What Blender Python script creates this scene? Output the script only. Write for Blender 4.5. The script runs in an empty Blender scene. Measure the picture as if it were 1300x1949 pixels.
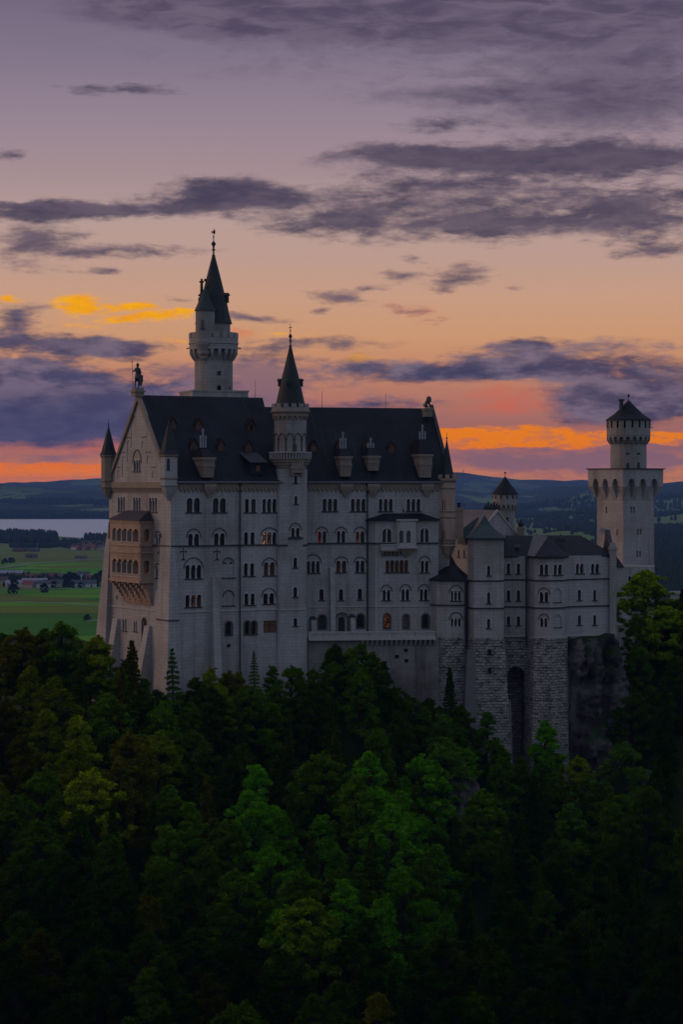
import bpy, math, random
import numpy as np
from mathutils import Vector, Matrix
C = bpy.context.scene.collection
sc = bpy.context.scene
PI = math.pi
R = math.radians
rnd = random.Random(7)
# ---------------------------------------------------------------- camera
F = 4200.0; CZ = 150.0; HY = 919.0          # focal length in photo pixels, camera height over the lake, horizon row
cam_d = bpy.data.cameras.new('camera'); cam = bpy.data.objects.new('camera', cam_d); C.objects.link(cam)
cam.location = (0, 0, CZ); cam.rotation_euler = (R(90), 0, 0)
cam_d.sensor_fit = 'HORIZONTAL'; cam_d.sensor_width = 36; cam_d.lens = 36 * F / 1300
cam_d.shift_y = -(974.5 - HY) / 1300
cam_d.clip_start = 1; cam_d.clip_end = 90000
sc.camera = cam
sc.view_settings.view_transform = 'Standard'; sc.view_settings.look = 'None'
sc.view_settings.exposure = 0; sc.view_settings.gamma = 1
sc.cycles.use_denoising = True
sc.cycles.max_bounces = 4; sc.cycles.diffuse_bounces = 2; sc.cycles.glossy_bounces = 2
sc.cycles.volume_bounces = 0; sc.cycles.transmission_bounces = 2

def lin(c):
    c /= 255.0
    return c / 12.92 if c <= .04045 else ((c + .055) / 1.055) ** 2.4
def col(r, g, b): return (lin(r), lin(g), lin(b), 1)

# ---------------------------------------------------------------- node helper
class NT:
    def __init__(s, nt): s.nt = nt; nt.nodes.clear()
    def n(s, t, **k):
        nd = s.nt.nodes.new(t)
        for a, b in k.items(): setattr(nd, a, b)
        return nd
    def put(s, sock, v):
        if isinstance(v, bpy.types.NodeSocket): s.nt.links.new(v, sock)
        elif v is not None: sock.default_value = v
    def m(s, op, a, b=None, c=None, clamp=False):
        nd = s.n('ShaderNodeMath', operation=op, use_clamp=clamp)
        s.put(nd.inputs[0], a)
        if b is not None: s.put(nd.inputs[1], b)
        if c is not None: s.put(nd.inputs[2], c)
        return nd.outputs[0]
    def vm(s, op, a, b=None, scale=None):
        nd = s.n('ShaderNodeVectorMath', operation=op)
        s.put(nd.inputs[0], a)
        if b is not None: s.put(nd.inputs[1], b)
        if scale is not None: s.put(nd.inputs['Scale'], scale)
        return nd.outputs['Value'] if op in ('DOT_PRODUCT', 'LENGTH') else nd.outputs[0]
    def sep(s, v):
        nd = s.n('ShaderNodeSeparateXYZ'); s.put(nd.inputs[0], v); return nd.outputs
    def comb(s, x, y, z):
        nd = s.n('ShaderNodeCombineXYZ')
        for i, v in enumerate((x, y, z)): s.put(nd.inputs[i], v)
        return nd.outputs[0]
    def mix(s, f, a, b, mode='MIX'):
        nd = s.n('ShaderNodeMix', data_type='RGBA', blend_type=mode)
        s.put(nd.inputs[0], f); s.put(nd.inputs[6], a); s.put(nd.inputs[7], b)
        return nd.outputs[2]
    def ss(s, x, lo, hi, a=0.0, b=1.0):
        nd = s.n('ShaderNodeMapRange', interpolation_type='SMOOTHSTEP')
        for i, v in enumerate((x, lo, hi, a, b)): s.put(nd.inputs[i], v)
        return nd.outputs[0]
    def noise(s, v, scale, detail=4, rough=.55, dist=0.0):
        nd = s.n('ShaderNodeTexNoise'); s.put(nd.inputs['Vector'], v)
        nd.inputs['Scale'].default_value = scale; nd.inputs['Detail'].default_value = detail
        nd.inputs['Roughness'].default_value = rough; nd.inputs['Distortion'].default_value = dist
        return nd.outputs
    def ramp(s, f, stops, interp='LINEAR'):
        nd = s.n('ShaderNodeValToRGB'); cr = nd.color_ramp; cr.interpolation = interp
        while len(cr.elements) < len(stops): cr.elements.new(.5)
        for e, (p, c) in zip(cr.elements, sorted(stops, key=lambda q: q[0])): e.position = p; e.color = c
        s.put(nd.inputs[0], f); return nd.outputs[0]

# ---------------------------------------------------------------- dusk sky
w = bpy.data.worlds.new('World'); sc.world = w; w.use_nodes = True
T = NT(w.node_tree)
d = T.n('ShaderNodeTexCoord').outputs['Generated']
dx, dy, dz = T.sep(d)[:3]
az = T.m('MULTIPLY', T.m('ARCTAN2', dx, dy), 180 / PI)
el = T.m('MULTIPLY', T.m('ARCSINE', dz), 180 / PI)
def el_of(py): return math.degrees(math.atan((HY - py) / F))
def az_of(px): return math.degrees(math.atan((px - 650) / F))
sky_stops = [(0, (114, 104, 125)), (110, (130, 117, 137)), (220, (148, 131, 146)), (330, (165, 142, 147)), (430, (184, 156, 149)),
             (500, (190, 155, 141)), (570, (200, 156, 130)), (640, (204, 151, 114)), (700, (196, 136, 104)), (760, (176, 116, 102)),
             (815, (160, 104, 98)), (850, (162, 100, 98)), (890, (196, 118, 88)), (919, (232, 138, 52))]
st = [(min(1, el_of(py) / 20), col(*c)) for py, c in sky_stops]
st += [(.75, col(98, 92, 116)), (1.0, col(96, 94, 122))]
base = T.ramp(T.m('DIVIDE', el, 20.0, clamp=True), st)
# left side of the sunset is more saturated near the horizon
warp = T.noise(T.comb(T.m('MULTIPLY', az, .55), T.m('MULTIPLY', el, 1.7), 3.1), 1.0, 5, .6)[1]
warp = T.vm('SUBTRACT', warp, (.5, .5, .5))
P0 = T.comb(az, el, 0.0)
Pw = T.vm('ADD', P0, T.vm('MULTIPLY', warp, (1.9, .55, 0)))
def blob(px, py, rx, ry, P=Pw, tilt=0):
    """soft ellipse in the sky: centre and radii in degrees of azimuth and elevation"""
    mp = T.n('ShaderNodeMapping', vector_type='TEXTURE')
    T.put(mp.inputs[0], P)
    mp.inputs['Location'].default_value = (az_of(px), el_of(py), 0)
    mp.inputs['Rotation'].default_value = (0, 0, R(tilt))
    mp.inputs['Scale'].default_value = (rx / 73.3, ry / 73.3, 1)
    g = T.n('ShaderNodeTexGradient', gradient_type='SPHERICAL'); T.put(g.inputs[0], mp.outputs[0])
    return g.outputs['Fac']
def blobs(lst, P=Pw):
    acc = None
    for (px, py, rx, ry, s_, *t_) in lst:
        v = T.m('MULTIPLY', blob(px, py, rx * 1.35, ry * 1.45, P, t_[0] if t_ else 0), s_)
        acc = v if acc is None else T.m('ADD', acc, v)
    return acc
nz = T.noise(T.comb(T.m('MULTIPLY', az, .55), T.m('MULTIPLY', el, 2.2), 0.0), 1.15, 8, .57, .4)[0]
nf = T.noise(T.comb(T.m('MULTIPLY', az, .8), T.m('MULTIPLY', el, 2.3), 7.7), 2.4, 8, .6, .25)[0]
def cover(lst, k=1.5, lo=.16, hi=.75):
    """cloud density: soft blobs broken up by the cloud noise, thin at the rim and dense inside"""
    M_ = blobs(lst)
    x = T.m('ADD', M_, T.m('MULTIPLY', T.m('SUBTRACT', nz, .5), k))
    x = T.m('ADD', x, T.m('MULTIPLY', T.m('SUBTRACT', nf, .5), k * .8))
    return T.m('MULTIPLY', T.ss(x, lo, hi), T.ss(M_, .0, .35))
# pink / salmon and lavender veils first, then glowing bands, then the dark clouds
veil = cover([(560, 800, 300, 60, .9), (1000, 880, 260, 26, 1.1), (90, 872, 180, 16, .7), (1230, 860, 140, 40, .9), (490, 735, 70, 45, 1.0),
              (560, 700, 200, 35, .7), (330, 720, 120, 40, .8), (1200, 330, 330, 150, .6), (760, 60, 700, 120, .6)], 1.2, .2, .9)
skyc = T.mix(T.m('MULTIPLY', veil, .8), base, T.ramp(T.m('DIVIDE', el, 12.0, clamp=True), [(0, col(118, 92, 112)), (.3, col(122, 98, 116)), (.55, col(130, 108, 120)), (1, col(104, 94, 114))]))
glow = cover([(1010, 831, 230, 17, 1.5), (870, 838, 110, 16, 1.3), (960, 848, 120, 8, .8), (1270, 836, 70, 10, .9), (50, 901, 230, 19, 2.4), (170, 906, 110, 16, 1.2)], .5, .2, .7)
skyc = T.mix(T.m('MULTIPLY', glow, T.ss(nf, .34, .5, .45, .97)), skyc, T.ramp(T.m('DIVIDE', el, 2.0, clamp=True), [(0, col(250, 130, 0)), (.25, col(236, 112, 4)), (.5, col(232, 122, 10)), (1, col(236, 132, 14))]))
ember = cover([(960, 762, 120, 30, 1.0), (620, 770, 110, 14, .6), (430, 640, 60, 14, .8), (1000, 905, 330, 16, .5), (160, 855, 130, 12, .6), (830, 606, 70, 12, .6), (780, 590, 60, 12, .5)], 1.2, .15, 1.2)
skyc = T.mix(T.m('MULTIPLY', ember, .7), skyc, col(206, 98, 76))
gold = cover([(148, 588, 70, 22, 1.9), (255, 583, 44, 10, 1.8), (300, 604, 84, 12, 1.8, 3), (15, 573, 34, 6, 1.5), (230, 612, 40, 8, .8), (350, 655, 60, 8, 1.0, -6), (620, 680, 130, 12, .55), (560, 640, 120, 10, .4), (150, 624, 60, 8, .8)], 2.4, .25, 1.3)
skyc = T.mix(T.m('MULTIPLY', gold, 1.0), skyc, T.mix(nf, col(226, 130, 20), col(252, 186, 30)))
soft = cover([(900, 14, 620, 62, 1.5), (340, 22, 260, 36, 1.0), (1180, 120, 330, 80, .9), (1150, 215, 330, 50, .9), (820, 180, 240, 20, .6), (560, 30, 300, 50, .7)], .8, .1, 1.0)
skyc = T.mix(T.m('MULTIPLY', soft, .9), skyc, T.mix(T.ss(nz, .35, .65), col(78, 70, 92), col(108, 96, 116)))
slab = cover([(1060, 306, 400, 30, 1.7), (780, 300, 130, 16, .8), (440, 370, 150, 26, 1.5), (60, 402, 180, 12, 1.3), (870, 706, 210, 16, 1.2)], .75, .15, 1.0)
skyc = T.mix(T.m('MULTIPLY', slab, .9), skyc, T.mix(T.ss(nz, .3, .7), col(70, 64, 86), col(96, 84, 102)))
dark = cover([(245, 176, 135, 9, 1.3), (840, 242, 100, 18, 1.2),
              (1070, 300, 400, 36, .8), (1000, 350, 330, 34, .6), (760, 290, 120, 18, .8), (1285, 120, 40, 12, 1.0),
              (440, 372, 140, 30, 1.7), (330, 395, 190, 22, 1.1), (110, 405, 190, 18, 1.6), (60, 455, 110, 40, 1.4), (230, 480, 170, 14, 1.2), (190, 518, 50, 8, .9), (10, 305, 40, 14, .8), (60, 510, 90, 14, .8),
              (560, 432, 130, 20, .9), (830, 430, 280, 36, 1.0), (700, 380, 230, 26, .5), (1000, 430, 130, 20, .6), (1230, 430, 130, 50, 1.5), (900, 405, 330, 50, .62), (1120, 370, 260, 46, .55), (640, 400, 140, 34, .5), (760, 350, 160, 24, .6), (1260, 484, 90, 12, 1.0), (1160, 400, 70, 20, .5),
              (645, 567, 70, 13, 1.4, -8), (610, 590, 26, 7, 1.0), (700, 552, 60, 8, .7), (765, 530, 56, 13, 1.2), (790, 495, 45, 10, .9), (880, 522, 60, 20, 1.2), (850, 548, 40, 14, .8), (960, 545, 40, 8, .5), (830, 606, 50, 10, .7, -12), (775, 592, 40, 10, .5),
              (490, 606, 66, 10, 1.4, -6), (340, 572, 40, 8, .8), (640, 656, 120, 14, 1.0), (500, 662, 90, 14, 1.0), (560, 690, 160, 16, .7)], 2.0, .12, 1.4)
dcol = T.ramp(T.m('DIVIDE', el, 12.4, clamp=True), [(.25, col(98, 84, 100)), (.4, col(104, 86, 100)), (.55, col(78, 70, 90)), (.7, col(76, 68, 88)), (1, col(84, 74, 94))])
nl = T.noise(T.comb(T.m('MULTIPLY', az, .5), T.m('MULTIPLY', el, 1.5), 11.0), 1.6, 6, .55, .2)[0]
dcol = T.mix(T.ss(nl, .36, .66), T.mix(.55, dcol, col(66, 62, 84)), T.mix(.45, dcol, col(118, 102, 116)))
skyc = T.mix(T.m('MULTIPLY', dark, .93), skyc, dcol)
bank = cover([(40, 775, 300, 66, 1.9), (150, 790, 240, 50, 1.0), (20, 715, 150, 50, 1.1), (330, 810, 130, 34, .7)], .95, .25, .95)
low = cover([(40, 655, 120, 34, 1.3), (215, 662, 110, 18, 1.9), (150, 715, 200, 34, .9), (20, 600, 70, 26, .9), (380, 740, 90, 30, .6),
             (860, 706, 230, 22, 1.9), (1010, 680, 140, 30, 1.0), (1180, 705, 190, 34, 1.3), (1190, 752, 180, 30, 1.2), (990, 655, 60, 20, 1.0), (1230, 780, 160, 40, 1.2), (1150, 775, 120, 30, .9), (700, 770, 150, 14, 1.0), (480, 775, 80, 20, .9), (1180, 655, 150, 14, .8)], 1.7, .15, 1.2)
lcol = T.mix(T.ss(T.m('ADD', T.m('MULTIPLY', nl, .75), T.m('MULTIPLY', nf, .25)), .40, .66), col(62, 62, 92), col(118, 104, 124))
lcol = T.mix(T.ss(az, -9.5, -4, 1, 0), lcol, T.mix(.55, lcol, col(56, 62, 96)))
bcol = T.mix(T.ss(el, el_of(800), el_of(700)), T.mix(T.ss(nl, .3, .7), col(54, 60, 98), col(72, 74, 108)), T.mix(T.ss(nl, .38, .64), col(72, 70, 100), col(122, 106, 126)))
skyc = T.mix(T.m('MULTIPLY', low, .95), skyc, lcol)
skyc = T.mix(T.m('MULTIPLY', bank, .96), skyc, bcol)
# away from the sunset: dusk dome, blue violet with broken cloud
dome = T.mix(T.ss(T.noise(d, 2.2, 6)[0], .4, .62), (.215, .262, .41, 1), (.27, .30, .405, 1))
away = T.ss(T.vm('DOT_PRODUCT', d, (0, 1, 0)), .93, .55)
skyc = T.mix(away, skyc, dome)
# warm dusk side to the left, low down
ls = T.m('MULTIPLY', T.ss(T.vm('DOT_PRODUCT', d, (-.95, .3, .05)), .35, 1.0), .85)
skyc = T.mix(T.m('MULTIPLY', ls, away), skyc, (.75, .40, .26, 1))
skyc = T.mix(T.ss(dz, -.03, -.002, 1, 0), skyc, (.004, .006, .004, 1))
nish = T.n('ShaderNodeTexSky', sky_type='NISHITA', sun_disc=False); nish.sun_elevation = R(1.0); nish.sun_rotation = R(-72)
bg1 = T.n('ShaderNodeBackground'); T.put(bg1.inputs[0], skyc); bg1.inputs[1].default_value = 1.0
bg2 = T.n('ShaderNodeBackground'); T.put(bg2.inputs[0], nish.outputs[0]); bg2.inputs[1].default_value = .0
ad = T.n('ShaderNodeAddShader'); T.nt.links.new(bg1.outputs[0], ad.inputs[0]); T.nt.links.new(bg2.outputs[0], ad.inputs[1])
T.nt.links.new(ad.outputs[0], T.n('ShaderNodeOutputWorld').inputs[0])
# last warm light from the left
sl = bpy.data.lights.new('sun', 'SUN'); sl.energy = .40; sl.angle = R(12); sl.color = (1, .70, .54)
so = bpy.data.objects.new('sun', sl); C.objects.link(so)
so.rotation_euler = Vector((.95, -.25, -.10)).to_track_quat('-Z', 'Y').to_euler()

# ---------------------------------------------------------------- materials
def mat(name, build, rough=.8, spec=.3, metal=0, bump=None):
    m = bpy.data.materials.new(name); m.use_nodes = True
    t = NT(m.node_tree)
    b = t.n('ShaderNodeBsdfPrincipled'); o = t.n('ShaderNodeOutputMaterial')
    t.nt.links.new(b.outputs[0], o.inputs[0])
    b.inputs['Roughness'].default_value = rough; b.inputs['Metallic'].default_value = metal
    b.inputs['Specular IOR Level'].default_value = spec
    r = build(t, b)
    if isinstance(r, tuple) and len(r) == 3 and isinstance(r[1], bpy.types.NodeSocket):
        c, h, hs = r
        bp = t.n('ShaderNodeBump'); bp.inputs['Distance'].default_value = hs; t.put(bp.inputs['Height'], h)
        t.put(bp.inputs['Strength'], 1.0)
        t.nt.links.new(bp.outputs[0], b.inputs['Normal'])
        t.put(b.inputs['Base Color'], c)
    else: t.put(b.inputs['Base Color'], r)
    return m
def wall_uv(t, radial=False, rad=4.0):
    tc = t.n('ShaderNodeTexCoord'); P = tc.outputs['Object']; N = tc.outputs['Normal']
    px, py, pz = t.sep(P)[:3]
    if radial: u = t.m('MULTIPLY', t.m('ARCTAN2', py, px), rad)
    else:
        nx, ny, _ = t.sep(N)[:3]
        u = t.m('SUBTRACT', t.m('MULTIPLY', py, nx), t.m('MULTIPLY', px, ny))
        u = t.m('DIVIDE', u, t.m('MAXIMUM', .1, t.m('SQRT', t.m('ADD', t.m('MULTIPLY', nx, nx), t.m('MULTIPLY', ny, ny)))))
    return u, pz, P
def brick(t, v, c1, c2, mo, bw, rh, ms, sm=.2, bias=0):
    b = t.n('ShaderNodeTexBrick'); t.put(b.inputs['Vector'], v)
    t.put(b.inputs['Color1'], c1); t.put(b.inputs['Color2'], c2); t.put(b.inputs['Mortar'], mo)
    b.inputs['Scale'].default_value = 1; b.inputs['Brick Width'].default_value = bw; b.inputs['Row Height'].default_value = rh
    b.inputs['Mortar Size'].default_value = ms; b.inputs['Mortar Smooth'].default_value = sm; b.inputs['Bias'].default_value = bias
    return b.outputs
def ashlar(c, dirt, radial=False, rad=4.0, dark=.82, rh=.62, bw=1.5, stain=.75):
    def f(t, b):
        u, v, P = wall_uv(t, radial, rad)
        c1 = c + (1,); c2 = tuple(x * .9 for x in c) + (1,); mo = tuple(x * dark * .82 for x in c) + (1,)
        br = brick(t, t.comb(u, v, 0.0), c1, c2, mo, bw, rh, .028, .4)
        big = t.noise(P, .10, 5, .6)[0]
        stk = t.noise(t.comb(t.m('MULTIPLY', u, 1.1), t.m('MULTIPLY', v, .07), 2.0), .8, 6, .68)[0]
        cc = t.mix(t.m('MULTIPLY', t.ss(big, .42, .68), stain), br[0], dirt + (1,), 'MULTIPLY')
        cc = t.mix(t.m('MULTIPLY', t.ss(stk, .44, .72), stain), cc, dirt + (1,), 'MULTIPLY')
        fine = t.noise(P, 3.0, 3)[0]
        cc = t.mix(.25, cc, t.ramp(fine, [(.2, (.55, .55, .55, 1)), (.8, (1.2, 1.2, 1.2, 1))]), 'MULTIPLY')
        return cc, t.m('ADD', t.m('MULTIPLY', t.m('SUBTRACT', 1.0, br[1]), .7), t.m('MULTIPLY', fine, .5)), .02
    return f
M = {}
LIME = (.385, .375, .355)
M['lime'] = mat('limestone_ashlar', ashlar(LIME, (.66, .63, .60)))
M['lime_round'] = mat('limestone_round', ashlar((.33, .315, .29), (.6, .56, .52), True, 4.0))
M['lime_warm'] = mat('limestone_warm', ashlar((.385, .37, .35), (.66, .62, .58)))
M['lime_plain'] = mat('limestone_trim', lambda t, b: t.mix(t.noise(t.n('ShaderNodeTexCoord').outputs['Object'], 1.2, 4)[0], (.30, .29, .27, 1), (.42, .40, .37, 1)))
M['stained'] = mat('stained_retaining_wall', ashlar((.24, .225, .20), (.5, .48, .46), stain=.9))
M['ochre'] = mat('ochre_sandstone', ashlar((.43, .31, .225), (.66, .6, .56), rh=.45, bw=1.0))
M['ochre_pale'] = mat('pale_ochre_trim', lambda t, b: t.mix(t.noise(t.n('ShaderNodeTexCoord').outputs['Object'], .9, 5)[0], (.17, .14, .105, 1), (.29, .24, .18, 1)))
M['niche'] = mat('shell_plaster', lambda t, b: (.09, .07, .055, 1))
def rubble(t, b):
    u, v, P = wall_uv(t)
    wr = t.noise(P, .9, 3)[1]
    vec = t.vm('ADD', t.comb(u, v, 0.0), t.vm('MULTIPLY', t.vm('SUBTRACT', wr, (.5, .5, .5)), (.55, .32, 0)))
    br = brick(t, vec, (.36, .335, .30, 1), (.23, .215, .20, 1), (.05, .047, .045, 1), 1.0, .52, .045, .8)
    n2 = t.noise(P, .35, 5)[0]
    low = t.ss(t.m('ADD', v, t.m('MULTIPLY', n2, 8.0)), 0.0, -16.0)
    hole = t.noise(t.comb(t.m('MULTIPLY', u, .75), t.m('MULTIPLY', v, 1.5), 5.0), 1.0, 2)[0]
    hm = t.ss(t.m('ADD', hole, t.m('MULTIPLY', low, .06)), .56, .62)
    cc = t.mix(t.m('MULTIPLY', hm, .6), br[0], (.055, .052, .052, 1))
    cc = t.mix(t.m('MULTIPLY', t.ss(n2, .4, .7), .6), cc, (.5, .5, .52, 1), 'MULTIPLY')
    h = t.m('SUBTRACT', t.m('ADD', t.m('SUBTRACT', 1.0, br[1]), t.m('MULTIPLY', t.noise(P, 2.5, 4)[0], .8)), hm)
    return cc, h, .22
M['rubble'] = mat('rough_stone_base', rubble, .9, .2)
def roof_m(base, dark, streak=.4, gap=.35, sd=1.7):
    def f(t, b):
        u, v, P = wall_uv(t)
        seam = t.ss(t.m('PINGPONG', u, gap), .0, .08)
        n = t.noise(P, .25, 6)[0]; s2 = t.noise(t.comb(t.m('MULTIPLY', u, 1.6), t.m('MULTIPLY', v, .12), 0.0), 1.0, 5, .7)[0]
        c = t.mix(t.ss(n, .35, .7), base + (1,), dark + (1,))
        c = t.mix(t.m('MULTIPLY', t.ss(s2, .52, .8), streak), c, tuple(min(1, x * 2.6) for x in base) + (1,))
        c = t.mix(t.m('MULTIPLY', t.m('SUBTRACT', 1.0, seam), .55), c, tuple(x * sd for x in base) + (1,))
        return c, seam, .05
    return f
M['roof'] = mat('dark_sheet_roof', roof_m((.014, .0165, .021), (.007, .008, .0105), .9), .6, .15)
M['spire'] = mat('weathered_copper_spire', roof_m((.024, .032, .033), (.013, .016, .018)), .6, .25)
M['verdigris'] = mat('green_copper_roof', roof_m((.024, .045, .045), (.016, .027, .029)), .6, .3)
M['zinc'] = mat('pale_zinc_roof', roof_m((.11, .108, .105), (.065, .068, .07), .5, .45, .35), .5, .4)
M['lead'] = mat('lead_flashing', lambda t, b: (.03, .031, .036, 1), .6)
M['gutter'] = mat('pale_gutter', lambda t, b: (.16, .16, .17, 1), .5)
M['column'] = mat('pale_column_stone', lambda t, b: (.47, .45, .42, 1), .7)
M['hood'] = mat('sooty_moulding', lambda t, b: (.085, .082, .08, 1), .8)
M['concrete'] = mat('grey_weathered_render', lambda t, b: t.mix(t.noise(t.n('ShaderNodeTexCoord').outputs['Object'], .6, 5)[0], (.09, .088, .085, 1), (.17, .165, .16, 1)))
M['iron'] = mat('black_iron', lambda t, b: (.015, .015, .017, 1), .5)
M['glass'] = mat('dark_glass', lambda t, b: t.ramp(t.n('ShaderNodeObjectInfo').outputs['Random'], [(0, (.003, .003, .004, 1)), (.55, (.008, .008, .011, 1)), (.8, (.03, .03, .036, 1)), (.92, (.05, .035, .022, 1))], 'CONSTANT'), .15, .5)  # random pane colours: grey-blue imitates reflections, brown a curtain
M['void'] = mat('dark_void', lambda t, b: (.006, .006, .007, 1), .9, .05)
M['pale_glass'] = mat('pale_reflecting_glass', lambda t, b: (.10, .09, .11, 1), .3, .5)
M['wood'] = mat('brown_shutter_wood', lambda t, b: (.13, .055, .028, 1), .7)
M['frame'] = mat('dark_window_frame', lambda t, b: (.035, .022, .016, 1), .6)
M['orange'] = mat('red_ochre_dormer', lambda t, b: t.mix(t.noise(t.n('ShaderNodeTexCoord').outputs['Object'], 3, 3)[0], (.10, .042, .022, 1), (.15, .065, .035, 1)), .8)
M['bronze'] = mat('weathered_bronze', lambda t, b: t.mix(t.noise(t.n('ShaderNodeTexCoord').outputs['Object'], 2.2, 4)[0], (.012, .014, .015, 1), (.035, .045, .044, 1)), .45, .5)
M['pots'] = mat('pale_chimney_pots', lambda t, b: (.27, .28, .30, 1), .6)
def lit(name, c, s):
    def f(t, b):
        n = t.noise(t.n('ShaderNodeTexCoord').outputs['Object'], 2.3, 2)[0]
        b.inputs['Emission Color'].default_value = c + (1,)
        t.put(b.inputs['Emission Strength'], t.ss(n, .50, .68, .06 * s, s))
        return (.02, .01, .01, 1)
    return mat(name, f)
M['lit'] = lit('lamp_lit_glass', (1, .28, .06), .11)
M['lit_bright'] = lit('bright_lamp_glass', (1, .4, .2), .5)
M['lit_red'] = lit('red_lit_glass', (1, .07, .03), .12)
M['lit_dim'] = lit('dim_amber_glass', (1, .35, .09), .07)

# ---------------------------------------------------------------- objects and meshes
def tag(o, label=None, cat=None, group=None, kind=None):
    if label: o['label'] = label
    if cat: o['category'] = cat
    if group: o['group'] = group
    if kind: o['kind'] = kind
    return o
def empty(name, loc, label, cat, group=None):
    o = bpy.data.objects.new(name, None); C.objects.link(o); o.location = loc
    return tag(o, label, cat, group)
class MB:
    def __init__(s): s.v = []; s.f = []
    def add(s, vs, fs):
        k = len(s.v); s.v += [tuple(p) for p in vs]; s.f += [tuple(i + k for i in f) for f in fs]; return s
    def box(s, x0, x1, y0, y1, z0, z1, rz=0, c=(0, 0)):
        vs = [(x, y, z) for z in (z0, z1) for (x, y) in ((x0, y0), (x1, y0), (x1, y1), (x0, y1))]
        if rz or c != (0, 0):
            a, b = math.cos(rz), math.sin(rz)
            vs = [(c[0] + a * x - b * y, c[1] + b * x + a * y, z) for x, y, z in vs]
        return s.add(vs, [(3, 2, 1, 0), (4, 5, 6, 7), (0, 1, 5, 4), (1, 2, 6, 5), (2, 3, 7, 6), (3, 0, 4, 7)])
    def loft(s, rings, cap0=True, cap1=True):
        n = len(rings[0]); vs = [p for r in rings for p in r]; fs = []
        for k in range(len(rings) - 1):
            for i in range(n):
                j = (i + 1) % n
                fs.append((k * n + i, k * n + j, (k + 1) * n + j, (k + 1) * n + i))
        if cap0: fs.append(tuple(reversed(range(n))))
        if cap1: fs.append(tuple((len(rings) - 1) * n + i for i in range(n)))
        return s.add(vs, fs)
    def prism(s, poly, z0, z1): return s.loft([[(x, y, z0) for x, y in poly], [(x, y, z1) for x, y in poly]])
    def xz(s, poly, y0, y1):       # polygon in x,z (counter-clockwise seen from -y), extruded along y
        return s.loft([[(x, y1, z) for x, z in poly], [(x, y0, z) for x, z in poly]])
    def lathe(s, prof, n=32, c=(0, 0), a0=0.0, closed=True):
        rings = [[(c[0] + max(r, .002) * math.cos(a0 + 2 * PI * i / n), c[1] + max(r, .002) * math.sin(a0 + 2 * PI * i / n), z) for i in range(n)] for r, z in prof]
        return s.loft(rings, closed, closed)
    def tube(s, p, q, r0, r1=None, n=6):
        p, q = Vector(p), Vector(q); dd = (q - p).normalized(); r1 = r0 if r1 is None else r1
        a = dd.orthogonal().normalized(); b = dd.cross(a)
        rings = [[tuple(o + (a * math.cos(2 * PI * i / n) + b * math.sin(2 * PI * i / n)) * r) for i in range(n)] for o, r in ((p, r0), (q, r1))]
        return s.loft(rings)
    def mesh(s, name, m):
        me = bpy.data.meshes.new(name); me.from_pydata(s.v, [], s.f); me.update()
        for mm in (m if isinstance(m, list) else [m]): me.materials.append(mm)
        return me
def link(name, me, parent=None, w=None, l=None, rz=0):
    o = bpy.data.objects.new(name, me); C.objects.link(o)
    if parent is not None: o.parent = parent
    if w is not None: o.location = Vector(w) - (Vector(parent.location) if parent is not None else Vector())
    if l is not None: o.location = l
    o.rotation_euler = (0, 0, rz)
    return o
def part(name, mb, m, parent=None, w=None, l=None, rz=0): return link(name, mb.mesh(name, m), parent, w, l, rz)
def cutobj(o, cut):
    """carve the openings in cut (an MB in o's own frame) out of o"""
    if not cut.v: return
    me = cut.mesh('cutter', M['lime']); co = bpy.data.objects.new('cutter', me); C.objects.link(co)
    co.matrix_world = o_world(o)
    md = o.modifiers.new('b', 'BOOLEAN'); md.object = co; md.operation = 'DIFFERENCE'; md.solver = 'EXACT'
    dg = bpy.context.evaluated_depsgraph_get(); dg.update()
    nm = bpy.data.meshes.new_from_object(o.evaluated_get(dg))
    o.modifiers.clear(); o.data = nm
    bpy.data.objects.remove(co, do_unlink=True)
def o_world(o):
    bpy.context.view_layer.update(); return o.matrix_world.copy()
def P3(px, py, D): return Vector(((px - 650) / F * D, D, CZ + (HY - py) * D / F))
def Z(z): return CZ + z
class Face:
    """a vertical wall plane given by two ground points; s runs along it, outward is towards the camera"""
    def __init__(s, a, b):
        s.o = Vector((a[0], a[1])); dd = Vector((b[0], b[1])) - s.o; s.L = dd.length; s.u = dd / s.L; s.rz = math.atan2(s.u.y, s.u.x)
        s.n = Vector((s.u.y, -s.u.x)); s.cuts = []
    @staticmethod
    def px(pa, Da, pb, Db): return Face(((pa - 650) / F * Da, Da), ((pb - 650) / F * Db, Db))
    def s_at(s, px):
        a = (px - 650) / F; return (a * s.o.y - s.o.x) / (s.u.x - a * s.u.y)
    def D(s, q): return s.o.y + s.u.y * q
    def z(s, px, py): return CZ + (HY - py) * s.D(s.s_at(px)) / F
    def xy(s, q, off=0): p = s.o + s.u * q + s.n * off; return (p.x, p.y)
    def pt(s, q, z, off=0): x, y = s.xy(q, off); return Vector((x, y, z))
def arch(x0, x1, z0, z1, k=7, pointed=False):
    """outline of a round-headed opening"""
    r = (x1 - x0) / 2; cx = (x0 + x1) / 2; pts = [(x0, z0), (x1, z0)]
    if pointed:
        for i in range(k + 1):
            t = i / k; pts.append((x1 - r * (1 - math.cos(t * PI / 2)) , z1 - 1.9 * r + 1.9 * r * math.sin(t * PI / 2)))
        for i in range(k - 1, -1, -1):
            t = i / k; pts.append((x0 + r * (1 - math.cos(t * PI / 2)), z1 - 1.9 * r + 1.9 * r * math.sin(t * PI / 2)))
        return pts
    zc = max(z1 - r, z0 + .05)
    for i in range(k + 1):
        a = PI * i / k; pts.append((cx + r * math.cos(a), zc + (z1 - zc) * math.sin(a)))
    return pts
WM = {}
def cached(key, fn):
    if key not in WM: WM[key] = fn()
    return WM[key]
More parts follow.
